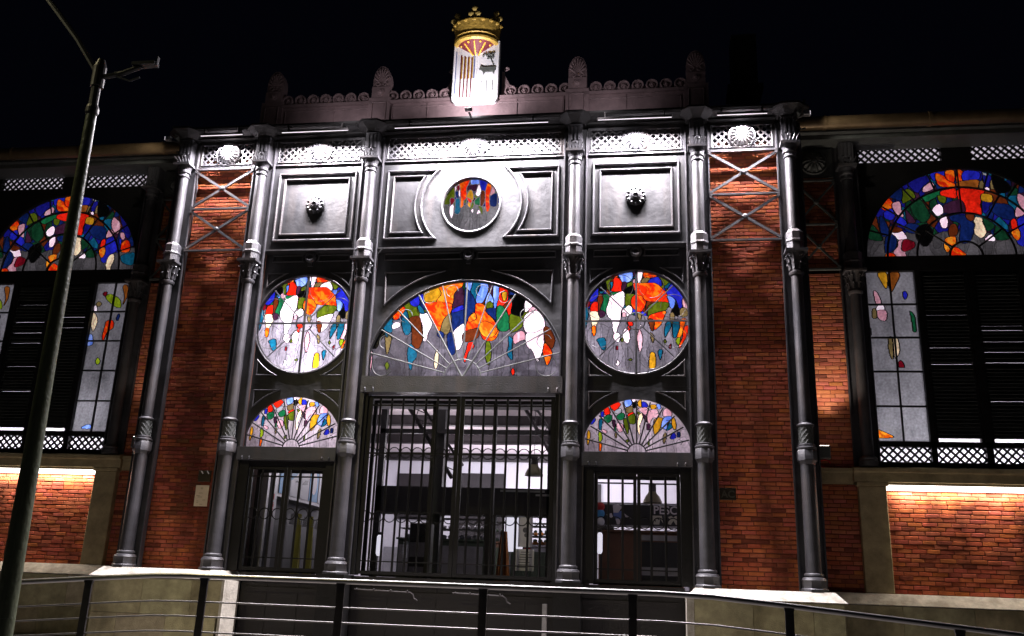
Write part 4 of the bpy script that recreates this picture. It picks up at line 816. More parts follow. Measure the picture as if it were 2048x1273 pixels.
    for (x0,x1,y0,y1,z0,z1) in ((a,b,5,5.1,1.7,10.7),(a,b,1.3,5,10.7,10.75),(a,b,1.3,5,1.7,1.75),(a-.1,a,1.3,5,1.7,10.7),(b,b+.1,1.3,5,1.7,10.7)): m.box(x0,x1,y0,y1,z0,z1)
    m.box(a,b,1.28,1.3,1.78,3.95); m.box(min(sx*11.6,sx*13.6),max(sx*11.6,sx*13.6),1.2,1.3,3.9,10.7); m.box(min(sx*6.7,sx*7.65),max(sx*6.7,sx*7.65),1.27,1.3,3.9,10.7)
    m.build('inner_wall',WHITEW,HALL)

# ---------------- doorways, gates ----------------
m=MB()
for s in (-1,1):
    for a,b,z in ((1.80,1.90,5.12),(2.30,2.52,3.8),(4.05,4.27,3.8)): m.box(min(s*a,s*b),max(s*a,s*b),.14,.42,1.77,z); m.cut()
    m.box(min(s*2.52,s*4.05),max(s*2.52,s*4.05),.2,.42,3.70,3.8); m.cut()
jm=m.build('door_jamb',IRONB,HALL)
m=MB()
for x in (-2.1,2.1):
    m.box(x-.23,x+.23,-.24,.3,.2,1.762)
    m.box(x-.26,x+.26,-.27,.3,1.70,1.764); m.cut()
m.build('column_pedestal',IRONB,HALL)
m=MB(); m.box(-4.0,4.1,.32,.5,0,1.66); m.box(-4.0,4.1,.20,.9,1.662,1.75)
for x in (-3.5,-2.9,-1.2,-.3,.6,1.3,2.7,3.3): m.box(x-.01,x+.01,.305,.32,.2,1.6)
m.box(-3.9,4.0,.29,.319,1.42,1.50)
m.build('basement_panel',DARK,HALL,label='dark metal panels below the door sill')
m=MB(); m.box(-.045,.045,-.02,.02,0,1.0); bar_s=m
def gate(x0,x1,z1,nb,leaf,label,zr=2.82,half=None,stile=.06):
    z0=1.79; g=thing('gate',label,None,loc=(0,.22,0),parent=HALL)
    m=MB(); xm=(x0+x1)/2
    for a,b in ((x0,xm-.005),(xm+.005,x1)):
        m.box(a,a+stile,-.025,.025,z0,z1); m.box(b-stile,b,-.025,.025,z0,z1)
        m.box(a+stile,b-stile,-.02,.02,z1-.05,z1); m.box(a+stile,b-stile,-.02,.02,z1-.19,z1-.165); m.box(a+stile,b-stile,-.02,.02,z0,z0+.06)
        m.box(a+stile,b-stile,-.02,.02,z0+.22,z0+.24)
    m.build('gate_frame',IRONB,g)
    b0=None; r0=None
    for (a,b) in ((x0,xm),(xm,x1)):
        st=(b-a)/(nb+1)
        for k in range(nb+2):
            if 0<k<=nb:
                if b0 is None:
                    m=MB(); m.tube([(0,0,z0+.05),(0,0,z1-.03)],.022,8)
                    b0=m.build('bar',IRONB,g,True,loc=(a+st*k,0,0))
                else: o=b0.copy(); C.objects.link(o); o.location=(a+st*k,0,0)
            if k<=nb:
                if r0 is None:
                    m=MB(); ringtube(m,0,0,min(st*.46,.1),-.0,.010,n=18); r0=m.build('ring',IRONB,g,True,loc=(a+st*(k+.5),0,zr))
                else: o=r0.copy(); C.objects.link(o); o.location=(a+st*(k+.5),0,zr)
                if half: o=r0.copy(); C.objects.link(o); o.location=(a+st*(k+.5),0,half)
    if half:
        m=MB(); m.box(x0+.06,x1-.06,-.012,.012,half-.03,half); m.build('gate_rail',IRONB,g)
    return g
gate(-1.79,1.79,5.08,7,2,'tall central double gate of vertical bars with a row of rings',2.82,4.0,.075)
gate(-4.04,-2.53,3.69,2,2,'left side gate of vertical bars')
gate(2.53,4.04,3.69,2,2,'right side gate of vertical bars')
for x0,x1,z1,l in ((-1.79,1.79,5.08,'glazed screen behind the central gate'),(-4.04,-2.53,3.69,'glazed screen behind the left gate'),(2.53,4.04,3.69,'glazed screen behind the right gate')):
    m=MB(); n=3 if x1-x0>2 else 1
    for i in range(n+1): x=x0+(x1-x0)*i/n; m.box(x-.035,x+.035,.62,.68,1.76,z1)
    m.box(x0,x1,.62,.68,z1-.06,z1); m.box(x0,x1,.62,.68,1.76,1.83)
    gs=m.build('glazed_screen',IRONB,HALL,label=l); m=MB(); m.add([(x0,.65,1.8),(x1,.65,1.8),(x1,.65,z1),(x0,.65,z1)],[(0,1,2,3)]); m.build('pane',CLEAR,gs)
# ---------------- interior ----------------
m=MB()
for b in ((-6.3,-6.2,.96,16.5,1.7,10.3),(6.2,6.3,.96,16.5,1.7,10.3),(-6.3,6.3,16.5,16.6,1.7,10.3),(-6.3,-4.2,.95,.97,1.7,10.3),(4.2,6.3,.95,.97,1.7,10.3)): m.box(*b)
m.build('inner_wall',WHITEW,HALL,label='bright white inner walls of the hall')
m=MB(); m.box(-6.2,6.2,.5,16.5,1.64,1.70); m.build('hall_floor',CONC,HALL)
m=MB(); y=2.6
while y<16.4: m.box(-6.2,6.2,y,y+.05,6.22,6.28); m.box(-6.2,6.2,y+.052,y+.1,6.25,6.30); y+=.102
m.build('ceiling',CEIL,HALL,label='corrugated ceiling of the lit hall')
m=MB(); m.box(-6.2,6.2,.3,16.5,10.3,10.35); m.build('upper_ceiling',IRONB,HALL)
BEAM=mat('beam_paint',(.022,.016,.018),.6,0,.2,20,.2,3)
for y,h in ((5.9,.2),(8.3,.26),(11.6,.26),(15.6,.26)):
    m=MB(); m.box(-6.2,6.2,y-.06,y+.06,6.22-h,6.215); m.box(-6.2,6.2,y-.12,y+.12,6.22-h-.03,6.22-h-.001); m.build('roof_beam',BEAM,HALL)
for x,y0 in ((-1.7,3.4),(.95,6.2)):
    m=MB(); P=(x-.6,y0,6.1); Q=(x+.55,y0+1.6,4.1)
    m.tube([P,Q],.05,6); m.tube([(P[0]+.35,P[1],P[2]-.1),(Q[0]+.25,Q[1],Q[2]+.3)],.035,6)
    for t in range(8):
        a=t/8; b=(t+1)/8; L=lambda u,d:(P[0]+(Q[0]-P[0])*u+d,P[1]+(Q[1]-P[1])*u,P[2]+(Q[2]-P[2])*u+d*.3)
        m.tube([L(a,0),L(b,.3)],.012,4); m.tube([L(a,.3),L(b,0)],.012,4)
    m.build('roof_truss',BEAM,HALL)
# vestibule frame with dark transom box
m=MB()
for b in ((-2.7,2.2,4.0,4.5,3.18,3.78),(-2.7,-2.56,4.0,4.14,1.7,5.6),(-1.45,-1.2,4.2,4.4,1.7,6.2),(-.12,.12,4.0,4.14,1.7,3.2),(1.25,1.37,4.0,4.14,1.7,5.2),(2.06,2.2,4.0,4.14,1.7,3.8),(-2.7,2.2,4.0,4.12,5.0,5.1)): m.box(*b)
vt=m.build('vestibule_frame',DARK,HALL,label='dark inner door frame with a deep transom box')
m=MB(); m.box(.2,1.2,3.985,3.999,3.70,3.74); m.box(1.0,1.9,3.985,3.999,3.62,3.66); m.build('trim_strip',STEEL,vt)
m=MB(); m.add([(-2.6,4.3,1.7),(2.1,4.3,1.7),(2.1,4.3,3.2),(-2.6,4.3,3.2)],[(0,1,2,3)]); m.build('pane',CLEAR,vt)
def stall(name,label,x,y,wd,dp,h,body,top,case,grp=None,awn=None):
    s=thing(name,label,'market stall',grp,(x,y,1.7))
    m=MB(); m.bbox(-wd/2,wd/2,0,dp,0,h,.02); m.box(-wd/2-.03,wd/2+.03,-.05,dp,h+.002,h+.05); m.build('counter',body,s)
    for i in range(3): pass
    m=MB(); m.box(-wd/2+.04,wd/2-.04,-.012,-.001,.12,h-.12); m.build('front_panel',top,s)
    if case:
        m=MB(); z=h+.052
        for px in (-wd/2,wd/2-.04): m.box(px,px+.04,.02,.06,z,z+case); m.box(px,px+.04,dp-.06,dp-.02,z,z+case)
        m.box(-wd/2,wd/2,.0,.07,z+case,z+case+.05); m.box(-wd/2,wd/2,.07,dp,z+case*.5,z+case*.5+.02); m.build('display_frame',STEELD,s)
        m=MB(); 
        for k in range(int(wd/.16)):
            sphere(m,(-wd/2+.12+k*.16,dp*.5+random.uniform(-.1,.1),z+.06),.07,1,.8,.8,8,5); sphere(m,(-wd/2+.12+k*.16,dp*.5+random.uniform(-.1,.1),z+case*.5+.075),.055,1,.8,.9,8,5)
        m.build('goods',awn or top,s,True)
    return s
BROWN=mat('stall_wood',(.16,.075,.04),.6,0,.2,20,.25,4); YEL=mat('yellow_cloth',(.35,.33,.06),.85,0,.4,14,.25,3); ORG=mat('orange_cloth',(.45,.16,.03),.85,0,.4,14,.25,3)
GRN=mat('stall_green',(.05,.07,.045),.6,0,.2,20,.25,4); GREYM=mat('steel_counter',(.30,.29,.31),.4,.4,.1,30,.2,4); REDM=mat('red_disc',(.45,.02,.02),.6)
stall('market_stall','dark green counter with glass case seen left of the central gate stile',-1.6,6.2,2.2,.8,1.0,GRN,GREYM,.45,'market stalls inside the hall')
stall('market_stall','pale counter with goods seen right of the central gate stile',1.0,7.0,2.0,.8,.95,GREYM,GRN,.42,'market stalls inside the hall',ORG)
stall('market_stall','low counter deep in the middle of the hall',-.4,10.0,2.2,.9,1.15,BROWN,GRN,.5,'market stalls inside the hall')
fs=stall('fish_stall','stall behind the right gate with black sign over a wooden counter',3.3,5.0,1.9,.8,1.25,BROWN,BROWN,None)
m=MB(); m.box(-.97,.97,-.16,-.10,1.40,1.86); m.build('sign_board',BLACKP,fs)
m=MB(); m.box(-.97,.97,-.18,-.16,1.862,1.90); m.box(-.97,.97,-.18,-.10,1.35,1.398); m.build('sign_trim',GREYM,fs)
m=MB(); m.box(.02,.95,-.03,-.013,.2,1.05); m.build('dark_panel',BLACKP,fs); m=MB(); m.box(.02,.95,-.035,-.0305,.32,.50); m.box(.02,.95,-.035,-.0305,1.08,1.2); m.build('steel_rail',GREYM,fs)
m=MB()
for i in range(9): m.tube([(-.95+i*.22+.1*math.cos(q),-.19,1.35-.05*math.sin(q)) for q in [k*math.pi/6 for k in range(7)]],.008,4)
m.build('scalloped_trim',GREYM,fs)
LETT=mat('sign_lettering',(.60,.56,.58),.6); CREAM=mat('sign_cream',(.50,.47,.38),.6); LOGOB=mat('sign_blue',(.10,.16,.42),.5)
def text(s,size,mt,parent,loc,rot=(math.pi/2,0,0),name='lettering',ext=.004,bold=True):
    cu=bpy.data.curves.new('t','FONT'); cu.body=s; cu.size=size; cu.extrude=ext; cu.align_x='CENTER'; cu.offset=.004 if bold else 0
    o=bpy.data.objects.new('t',cu); C.objects.link(o); dg=bpy.context.evaluated_depsgraph_get(); dg.update()
    me=bpy.data.meshes.new_from_object(o.evaluated_get(dg)); bpy.data.objects.remove(o); me.materials.clear(); me.materials.append(mt)
    q=bpy.data.objects.new(name,me); C.objects.link(q); q.parent=parent; q.location=loc; q.rotation_euler=rot; return q
text('PESC',.25,LETT,fs,(.56,-.168,1.665))
m=MB()
def blob(mb,pts,y0=-.168,y1=-.1605,ox=0,oz=0,s=1): mb.extr([(ox+a*s,oz+b*s) for a,b in pts],y0,y1)
m=MB(); blob(m,[(.0,.0),(.14,.0),(.16,.12),(.21,.03),(.19,.17),(.0,.17)],ox=.26,oz=1.43,s=1.15); blob(m,[(.05,.0),(.10,.08),(.15,.0),(.24,.03),(.17,.12),(.21,.17),(.14,.17),(.10,.14),(.06,.17),(.0,.15),(.03,.1),(-.03,.02)],ox=.62,oz=1.43,s=1.15); m.build('sign_shapes',CREAM,fs)
m=MB(); m.tube([(.37+.05*math.cos(q),-.17,1.53+.035*math.sin(q)) for q in [i*.6 for i in range(8)]],.012,4); m.build('sign_shape_lines',BLACKP,fs)
m=MB(); blob(m,[(.0,.0),(.03,.09),(.09,.14),(.09,.26),(.05,.22),(-.02,.20),(-.08,.24),(-.08,.14),(-.03,.09)],ox=-.50,oz=1.41,s=1.38); m.build('sign_emblem',LOGOB,fs)
m=MB(); blob(m,[(-.02,.0),(.02,.0),(.045,.09),(-.045,.09)],-.174,-.169,ox=-.50,oz=1.41,s=1.38); blob(m,[(-.08,.2),(.0,.2),(.07,.30),(.0,.335),(-.09,.32)],-.174,-.169,ox=-.50,oz=1.40,s=1.35)
blob(m,[(-.20,.14),(-.11,.17),(-.09,.11),(-.12,.09)],ox=-.50,oz=1.43,s=1.35); blob(m,[(.10,.17),(.12,.11),(.22,.09),(.14,.14)],ox=-.50,oz=1.43,s=1.35); m.build('sign_emblem_pale',LETT,fs)
# stall row on the left wall with posters
ls=thing('poster_stall','white framed stall along the left wall with posters on its fascia','market stall',None,(-3.93,.85,1.7))
m=MB(); m.box(-.3,.0,-.0,.10,0,2.3); m.box(-.3,.0,.25,.5,0,2.3); m.box(-.3,-.002,.5,3.9,1.55,2.45); m.build('frame',GREYM,ls)
m=MB(); m.box(-1.0,-.30,.1,3.9,0,2.4); m.build('dark_recess',BLACKP,ls)
text('Oferta',.17,REDM,ls,(.004,.36,1.35),(math.pi/2,-math.pi/2,math.pi/2),'red_lettering')
POS=[(.55,.55,'blue'),(1.12,.55,'blue2'),(1.69,.5,'grey'),(2.21,.55,'ring'),(2.78,.6,'pale'),(3.4,.45,'pale')]
PBL=mat('poster_blue',(.06,.30,.62),.5); PWH=mat('poster_white',(.62,.62,.68),.5); PGR=mat('poster_dark',(.10,.10,.12),.5)
plb=['blue poster at the near end of the left stall','poster with a blue sky and a dark bird shape','white poster with a dark plane shape','poster with a pale oval on blue','pale poster with faint marks near the far end of the left stall','narrow pale poster at the far end of the left stall']
for (y,wd,k),l in zip(POS,plb):
    p=thing('poster',l,'poster','posters on the left stall fascia',(-3.925,.85+y,3.32)); h=.78
    m=MB(); m.box(0,.01,0,wd-.03,0,h); m.build('sheet',PBL if k in('blue','ring') else PWH,p)
    m=MB()
    if k=='blue2': m.add([(.013,0,h*.4),(.013,wd*.6,h*.6),(.013,wd-.03,h),(.013,0,h)],[(0,1,2,3)]); m.build('sky_field',PBL,p); m=MB(); m.add([(.016,.2,.3),(.016,.34,.36),(.016,.45,.28),(.016,.36,.31)],[(0,1,2,3)]); m.build('bird',PGR,p)
    elif k=='grey': m.add([(.013,.05,.30),(.013,.2,.40),(.013,.4,.42),(.013,.38,.33),(.013,.2,.30)],[(0,1,2,3,4)]); m.build('plane',PGR,p)
    elif k=='ring': m.add([(.013,.26+.16*math.cos(a),.40+.25*math.sin(a)) for a in [i*.4 for i in range(16)]],[tuple(range(16))]); m.build('oval',PWH,p)
    elif k=='blue': m.add([(.013,.2,.05),(.013,.3,.05),(.013,.35,.45),(.013,.22,.4)],[(0,1,2,3)]); m.build('pale_patch',PWH,p)
    else: m.add([(.013,.1,.3),(.013,.2,.36),(.013,.3,.31),(.013,.2,.33)],[(0,1,2,3)]); m.build('mark',PGR,p)
m=MB()
for y0 in (1.9,2.6,3.5):
    m.add([(-3.75,y0,1.75),(-3.75,y0+.42,1.75),(-3.78,y0+.36,2.4),(-3.8,y0+.12,3.0),(-3.8,y0+.02,3.0),(-3.78,y0-.05,2.3)],[(0,1,2,3,4,5)])
cu_=[]
for i,(y0,l) in enumerate(((1.9,'yellow cloth hanging nearest inside the left gate'),(2.6,'middle one of three yellow cloths inside the left gate'),(3.5,'farthest yellow cloth inside the left gate'))):
    m=MB(); n=10
    vs=[];
    for j in range(7):
        t=j/6; wd=.5-.3*t
        for k in range(n+1): vs.append((.03*math.sin(k*1.9),(k/n-.5)*wd,t*1.2))
    m.add(vs,[(j*(n+1)+k,j*(n+1)+k+1,(j+1)*(n+1)+k+1,(j+1)*(n+1)+k) for j in range(6) for k in range(n)])
    tag(m.build('hanging_cloth',YEL,None,True,loc=(-3.7,y0+.2,1.76)),l,'cloth','yellow cloths in the left doorway')
for i,(y0,l) in enumerate(((1.25,'wire basket nearest the left gate'),(2.0,'middle wire basket under the posters'),(2.75,'farthest wire basket under the posters'))):
    m=MB()
    for q in range(6): ringtube(m,0,.0,.13,0,.006,n=16) if False else m.tube([(.13*math.cos(a)*(1-.05*q),.13*math.sin(a)*(1-.05*q),q*.04) for a in [k*.42 for k in range(15)]],.006,4,closed=True)
    for k in range(10): a=k*.628; m.tube([(.13*.75*math.cos(a),.13*.75*math.sin(a),.2),(.13*math.cos(a),.13*math.sin(a),0)],.005,4)
    m.tube([(0,0,.2),(0,0,.45)],.006,4)
    tag(m.build('wire_basket',GREYM,None,loc=(-3.78,.85+y0,2.75)),l,'basket','wire baskets hung under the posters')
# things seen behind the central gate
for (x,y,z,r,l) in ((.72,5.0,2.42,.13,'red round sign nearer the middle of the central gate'),(1.62,5.0,2.42,.12,'red round sign beside the column right of the central gate')):
    t=thing('round_sign',l,'sign','red round signs in the hall',(x,y,z)); m=MB(); m.lathey(0,0,[(r,0),(r,-.03),(r*.9,-.04)],28); m.build('disc',REDM,t); m=MB(); m.tube([(0,.02,-z+1.7),(0,.02,-r)],.02,6); m.build('post',STEELD,t)
t=thing('notice_board','pale notice board with dark marks on the right leaf of the central gate','notice board',None,(1.25,.60,1.95))
m=MB(); m.box(-.13,.13,0,.015,.42,.95); m.box(-.17,.17,0,.015,0,.38); m.build('sheets',PWH,t)
m=MB(); 
for i in range(7): m.box(-.13+.01*i,.06+.012*(i*5%7),-.003,-.001,.05+i*.045,.065+i*.045)
sphere(m,(0,-.002,.72),.05,1,.05,1); sphere(m,(.02,-.002,.63),.04,1,.05,1); m.build('marks',PGR,t)
m=MB(); n=12; vs=[]
for j in range(5):
    for k in range(n+1): vs.append(((k/n-.5)*(.34-.05*j),.05*math.sin(k*1.7),j*.28))
m.add(vs,[(j*(n+1)+k,j*(n+1)+k+1,(j+1)*(n+1)+k+1,(j+1)*(n+1)+k) for j in range(4) for k in range(n)])
tag(m.build('hanging_cloth',ORG,None,True,loc=(.22,4.6,1.75)),'orange cloth hanging just right of the central gate stile','cloth')
t=thing('lit_display','bright white lit panel behind the middle of the central gate','lit panel',None,(.38,5.2,2.45)); m=MB(); m.box(-.2,.2,0,.05,0,.86); m.build('panel',emit('lit_panel',(.9,.85,1),1.1),t); m=MB(); m.box(-.23,-.201,-.01,.06,-.03,.9); m.box(.201,.23,-.01,.06,-.03,.9); m.build('frame',STEELD,t)
for (x,y,z,l) in ((-2.28,3.2,2.2,'lit tube lamp behind the left part of the central gate'),(2.46,3.5,2.4,'lit tube lamp at the left edge of the right gate')):
    t=thing('tube_lamp',l,'lamp','lit tube lamps in the hall',(x,y,z)); m=MB(); m.lathe(0,0,[(.03,0),(.055,.05),(.055,.40),(.03,.44)],14); m.build('tube',emit('tube_glow',(.8,.76,.9),1.0),t); m=MB(); m.lathe(0,0,[(.05,.442),(.05,.50)],12); m.build('cap',STEELD,t)
t=thing('vending_machine','grey machine with round dial seen behind the left leaf of the central gate','machine',None,(-1.35,3.0,1.7))
m=MB(); m.bbox(-.22,.22,0,.4,0,1.2,.02); m.build('body',STEELD,t); m=MB(); m.box(-.18,.18,-.012,-.001,.5,.8); m.box(-.18,.18,-.012,-.001,.08,.3); m.build('panel',GREYM,t); m=MB(); m.lathey(.05,1.0,[(.1,-.001),(.1,-.03),(.06,-.04)],20); m.build('dial',BLACKP,t)
# far wall openings
m=MB()
for x0,x1,z0,z1 in ((-4.4,-3.0,3.9,5.55),(-2.1,-.4,3.2,5.6),(2.3,3.1,3.6,5.3)): m.box(x0-1.3,x1-1.3,16.40,16.49,z0,z1); m.cut()
m.build('wall_opening',BEAM,HALL)
m=MB(); m.box(-6,6,16.3,16.49,1.7,2.9); m.build('far_counter',GREYM,HALL)
for (x,y,z,l) in ((1.0,3.6,4.02,'bell shaped pendant lamp hanging behind the central gate'),(3.57,4.2,3.55,'pendant lamp hanging behind the right gate')):
    t=thing('pendant_lamp',l,'pendant lamp','pendant lamps in the hall',(x,y,z)); m=MB(); m.lathe(0,0,[(.21,0),(.205,.03),(.15,.14),(.10,.2),(.085,.24)],24); m.build('lamp_shade',mat('shade_brass',(.17,.15,.09),.45,.3),t,True)
    m=MB(); m.lathe(0,0,[(.085,.241),(.085,.40),(.05,.43)],18); m.build('lamp_cap',STEELD,t,True); m=MB(); m.tube([(0,0,.43),(0,0,6.2-z)],.008,5); m.build('cord',BLACKP,t)
# small figure shapes on stall tops (toy coloured goods)
t=thing('goods_pile','small pile of red white and blue packets at the left edge of the right gate','goods',None,(2.42,4.3,3.12))
for nm,c,z in (('white_packet',PWH,.0),('blue_packet',PBL,.18),('red_packet',REDM,.33)): m=MB(); sphere(m,(0,0,z),.1,1,.6,1,10,7); m.build(nm,c,t,True)
m=MB(); m.box(-.2,.3,-.1,.2,-.16,-.1); m.box(.0,.05,0,.05,-1.42,-.16); m.build('stand',STEELD,t)

# ---------------- small things on the facade ----------------
t=thing('paper_notice','pale paper notice with faint print on the left brick pier','notice',None,(-5.03,.335,3.0)); m=MB(); m.box(-.135,.135,0,.012,-.07,.33); m.build('sheet',PAPER,t)
m=MB()
INK=mat('faint_ink',(.33,.26,.17),.8)
for x,z,wd in ((-.01,.28,.05),(-.01,.26,.04),(-.02,.18,.08),(-.07,.13,.07),(-.03,.105,.09),(.06,.05,.06),(-.07,.03,.03),(-.07,.0,.03),(.01,-.03,.06)): m.box(x-wd/2,x+wd/2,-.002,-.0005,z-.006,z+.006)
m.build('print',INK,t)
t=thing('dark_plaque','small dark plaque with two pale strokes above the paper notice','plaque',None,(-5.02,.335,3.40)); m=MB(); m.bbox(-.13,.13,-.01,.012,0,.21,.008); m.build('plate',BRASS,t); m=MB(); m.bar((-.07,.20),(-.03,.15),.02,-.016,-.0105); m.bar((.05,.20),(.09,.15),.02,-.016,-.0105); m.build('strokes',LETT,t)
t=thing('number_plate','small bronze plate with raised characters on the right brick pier','plaque',None,(4.88,.335,3.27)); m=MB(); m.bbox(-.14,.14,-.01,.012,0,.21,.008); m.build('plate',BRASS,t); text('AC',.17,mat('plate_relief',(.10,.09,.06),.5,.3),t,(0,-.014,.045),name='characters')
for sx in (-1,1):
    t=thing('wall_uplight','grey wall uplight with looped cable on the %s recess brickwork'%('right' if sx>0 else 'left'),'wall lamp',None,(sx*6.55,.45,4.16)); m=MB(); m.bbox(-.13,.13,-.10,.09,-.12,.10,.015); m.build('housing',IRONG,t); m=MB(); m.box(-.11,.11,-.08,.07,.101,.106); m.build('lens',BULBW,t)
    m=MB(); m.tube([(.05+.09*math.cos(q),.05,-.2+.07*math.sin(q)) for q in [i*.5 for i in range(10)]],.012,5); m.build('cable',REDM,t)
    if sx>0: lightobj('uplight_beam','SPOT',(sx*6.66,.40,4.30),230,WARM,target=(sx*6.95,1.0,7.0),spot=66,blend=.9,rad=.06)
    else: lightobj('uplight_beam','SPOT',(sx*6.66,.40,4.30),50,WARM,target=(sx*6.95,1.0,7.0),spot=66,blend=.9,rad=.06)
# LED bars under the cornice
for x0,x1,p,l in ((-1.58,1.58,1,'long LED bar over the central bay'),(-4.0,-2.55,.45,'LED bar over the left door bay'),(2.55,4.0,.45,'LED bar over the right door bay'),(-5.8,-4.85,.5,'short LED bar over the left brick pier'),(4.85,5.8,.5,'short LED bar over the right brick pier')):
    xm=(x0+x1)/2; t=thing('light_bar',l,'light','LED bars under the cornice',(xm,-.30,10.53)); h=(x1-x0)/2
    m=MB(); m.box(-h,h,-.03,.03,0,.04); m.build('housing',STEELD,t); m=MB(); m.box(-h+.01,h-.01,-.008,.008,-.004,-.001); m.build('lens',BULB,t)
    m=MB(); m.box(-h*.8-.01,-h*.8+.01,-.02,.12,.041,.16); m.cut(); m.box(h*.8-.01,h*.8+.01,-.02,.12,.041,.16); m.build('bracket',STEELD,t)
    lightobj('bar_light','AREA',(xm,-.30,10.515),LEDP*p*(.40 if p!=.5 else .05),LED,target=(xm,-.12,5),size=(x1-x0)*.95,sy=.03,spread=150)
    if p==.5: lightobj('bar_light','AREA',(xm,-.04,10.513),LEDP*.13,LED,target=(xm,.06,5),size=.12,sy=.03,spread=150)
    else: lightobj('bar_light','AREA',(xm,-.17,10.513),LEDP*p*.15,LED,target=(xm,-.02,5),size=.5 if p<1 else 1.6,sy=.03,spread=120)
t=thing('crest_floodlight','small floodlight on the cornice below the coat of arms','light',None,(0,-.55,10.74)); m=MB(); m.box(-.02,.02,.08,.40,-.03,-.01); m.build('arm',STEELD,t); m=MB(); m.bbox(-.07,.07,-.04,.04,-.02,.02,.005); m.build('housing',STEELD,t); m=MB(); m.box(-.06,.06,-.03,.03,.021,.024); m.build('lens',BULB,t)
lightobj('crest_light','SPOT',(0,-.60,10.80),240,LED,target=(0,-.25,13.0),spot=42,blend=1,rad=.05)
lightobj('parapet_wash','SPOT',(0,-.60,10.79),190,LED,target=(0,.2,11.5),spot=150,blend=1,rad=.05)
for q in (-2.6,2.6): lightobj('parapet_fill','SPOT',(q,-.75,10.72),22,LED,target=(q*1.0,.3,11.3),spot=150,blend=1,rad=.1)  # added fill lights with no fixture, brighten the parapet's side bays
for sx in (-1,1):
    t=thing('corner_light','small floodlight beside the top of the %s end column, aimed along the gutter'%('right' if sx>0 else 'left'),'light',None,(sx*6.52,-.30,10.50)); m=MB(); m.bbox(-.06,.06,-.04,.05,-.05,.05,.01); m.build('housing',STEEL,t)
    m=MB(); m.box(sx*.061 if sx>0 else -.065,.065 if sx>0 else -.061,-.03,.03,-.04,.04); m.build('lens',BULB,t); m=MB(); m.tube([(0,.05,0),(-sx*.15,.15,-.02),(-sx*.2,.25,-.05)],.012,6); m.build('bracket',STEELD,t)
    lightobj('corner_beam','SPOT',(sx*6.64,-.34,10.46),42,(1,.92,.80),target=(sx*8.6,.35,10.35),spot=100,blend=1,rad=.05)
for sx in (-1,1):
    t=thing('strip_light','glowing warm light strip under the stone coping of the %s wing'%('right' if sx>0 else 'left'),'light','warm light strips under the wing copings',(sx*9.6,.955,3.60)); m=MB(); m.box(-1.88,1.88,-.02,.06,-.03,.055); m.build('tube',BULBW,t)
    m=MB(); m.box(-1.88,1.88,-.03,.07,.056,.061); m.build('channel',STEELD,t)
    lightobj('strip_beam','AREA',(sx*9.6,.97,3.55),STRIPP,WARM,target=(sx*9.6,1.0,1.0),size=3.7,sy=.05,spread=170)
# ---------------- light inside ----------------
for q in ((-2.6,6.6,5.0),(2.9,6.9,5.0),(-2.0,10.5,5.0),(2.6,10.5,5.0),(0,14.0,5.0)): lightobj('hall_light','POINT',q,170,(.98,.90,1.0),rad=.25)
lightobj('hall_wall_wash','AREA',(0,13.0,5.6),230,(.90,.86,1.0),target=(0,16.5,4.2),size=9,sy=.5)
lightobj('hall_light_front','AREA',(0,3.2,5.6),10,(1,.9,.95),target=(0,3.2,0),size=4,sy=2)
def back(x,z,p,sz,y=2.2,col=(1,.97,1.0),dz=0,dx=0): return lightobj('window_backlight','AREA',(x+dx,y,z+dz),p,col,target=(x,.32,z),size=sz)
# floor slab between hall and the upper windows
m=MB(); m.box(-6.2,6.2,.9,2.5,5.28,5.33); m.box(-6.2,6.2,2.5,2.55,5.28,10.3); m.build('gallery_wall',WHITEW,HALL)
back(3.285,6.55,BK['rr'],1.0); back(-3.285,6.4,BK['rl'],.8,y=1.9,dz=-.6,dx=-.25); back(0,6.2,BK['fan'],1.6); back(0,9.0,BK['roundel'],.6)
back(3.285,4.5,BK['sr'],.5,y=1.7,dz=.2); back(-3.285,4.5,BK['sl'],.3,y=1.35,dz=.35,dx=.15)
for sx in (-1,1):
    lightobj('wing_backlight','AREA',(sx*9.6,3.6,8.7),BK['wt'],(1,.97,1.0),target=(sx*9.6,1.2,8.9),size=2.5)
    lightobj('wing_backlight','AREA',(sx*9.6,2.6,3.3),BK['wb'],(.97,.95,1.0),target=(sx*9.6,1.22,4.6),size=3.2,sy=.5)
# ---------------- street lamp ----------------
t=thing('street_lamp','tall greenish street lamp post standing in front of the left wing','street lamp',None,(-2.55,-8,.30))
m=MB(); m.lathe(0,0,[(.16,-.4),(.16,.0),(.14,.05),(.108,.3),(.100,.9)],24); m.build('base',POLE,t,True)
m=MB(); m.tube([(0.0,0,.9),(-.045,0,3.4),(-.09,0,6.3)],.098,20,r2=.054); m.build('pole',POLE,t,True)
m=MB(); m.lathe(-.09,0,[(.062,6.25),(.068,6.27),(.068,6.33),(.06,6.36)],20); m.lathe(-.09,0,[(.07,6.60),(.07,6.85),(.04,6.95)],16); m.tube([(-.09,0,6.3),(-.095,0,6.65)],.05,14); m.build('collar',STEELD,t)
m=MB(); m.tube([(-.09,0,6.75),(-.45,0,7.25),(-1.0,0,7.9),(-1.5,0,8.45)],.032,8); m.build('lamp_arm',BLACKP,t,True)
m=MB(); m.tube([(-.09,0,6.72),(.2,0,6.76),(.42,0,6.84)],.03,8); m.tube([(.1,0,6.74),(.3,0,6.66),(.42,0,6.70)],.012,6); m.build('lamp_arm',BLACKP,t,True)
m=MB(); m.lathe(-1.62,0,[(.26,8.42),(.25,8.5),(.12,8.62),(.06,8.7)],20); m.build('lamp_head',BLACKP,t,True)
m=MB(); m.lathe(-1.62,0,[(.22,8.40),(.22,8.418)],20); m.build('lens',BULBS,t)
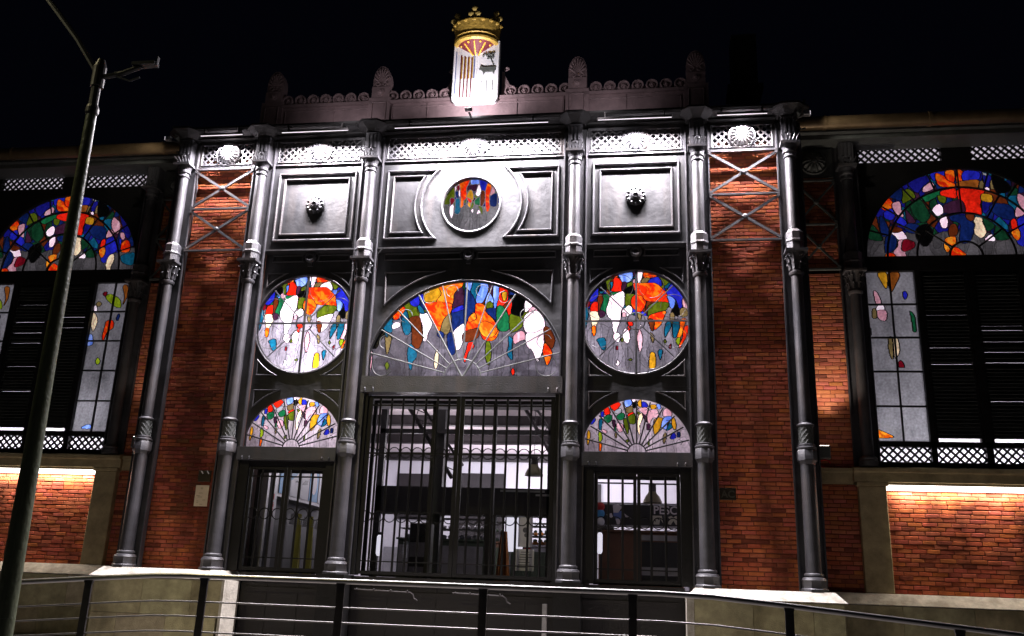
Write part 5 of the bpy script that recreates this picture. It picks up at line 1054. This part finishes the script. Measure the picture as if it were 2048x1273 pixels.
m=MB(); m.box(.32,.60,-.05,.05,6.84,6.88); m.box(.605,.615,-.02,.02,6.84,6.95); m.build('lamp_head',BLACKP,t)
lightobj('street_beam','SPOT',(-4.17,-8.0,8.66),STP,STREET,target=(.9,0,-2.0),spot=82,blend=.7,rad=.12)
lightobj('pole_fill','POINT',(-4.3,-9.2,7.9),STP*.022,(1,.93,.6),rad=.12)  # added fill apart from the lamp head, highlights the pole's left side
# ---------------- railing ----------------
STEELM=mat('dull_steel',(.22,.21,.20),.45,.9,.1,60,.2,12)
rp=[(-6.5,1.42),(-3.3,1.51),(-2.38,1.585),(-1.65,1.64),(-1.3,1.65),(3.6,1.65),(4.1,1.635),(4.8,1.58),(6.3,1.45),(8.5,1.26)]
t=thing('railing','steel handrail with two thin lower rails crossing in front of the whole entrance','railing',None,(0,-7,0))
m=MB(); m.tube([(x,0,z) for x,z in rp],.026,12); m.build('handrail',STEEL,t,True)
for k,(d,l) in enumerate(((.255,None),(.40,None),(.55,None))):
    m=MB(); m.tube([(x,0,z-d) for x,z in rp],.0085,8); m.build('lower_rail',STEELM,t,True)
px=[-3.85,-2.38,-1.08,.40,1.87,3.34,4.8,6.3,7.8]; pz=lambda x: np.interp(x,[a for a,b in rp],[b for a,b in rp]); pp=None
for x in px:
    if pp is None: m=MB(); m.box(-.04,.04,-.012,.012,-1.1,-.035); m.box(-.045,.045,-.02,.02,-.045,-.02); pp=m.build('post',STEELD,t,loc=(x,.0,float(pz(x))))
    else: o=pp.copy(); C.objects.link(o); o.location=(x,.0,float(pz(x)))
# handrails of the sunken stair and the small post
for x0,x1,l in ((-1.75,-.72,'dark stair handrail with curled end left of the middle'),(0.05,.95,'dark stair handrail with curled end right of the middle')):
    t=thing('stair_handrail',l,'handrail','stair handrails below the door sill',(0,.12,1.50)); m=MB(); m.tube([(x0,0,.02),(x1,0,0),(x1+.05,0,-.03),(x1+.08,0,-.10),(x1+.14,0,-.13)],.014,8); m.build('rail',STEELD,t,True)
    m=MB()
    for k in range(4): xx=x0+.05+(x1-x0-.1)*k/3; m.tube([(xx,0,.015),(xx,.15,.015)],.008,5); sphere(m,(xx,-.01,.025),.018)
    m.build('studs',STEELD,t)
t=thing('slim_post','slim grey steel post standing beside the pedestal right of the central gate','post',None,(1.72,-.1,.4)); m=MB(); m.box(-.04,.04,-.04,.04,0,1.0); m.build('shaft',STEEL,t); m=MB(); m.box(-.09,.09,-.09,.09,-.01,.0); m.build('foot',STEELD,t)
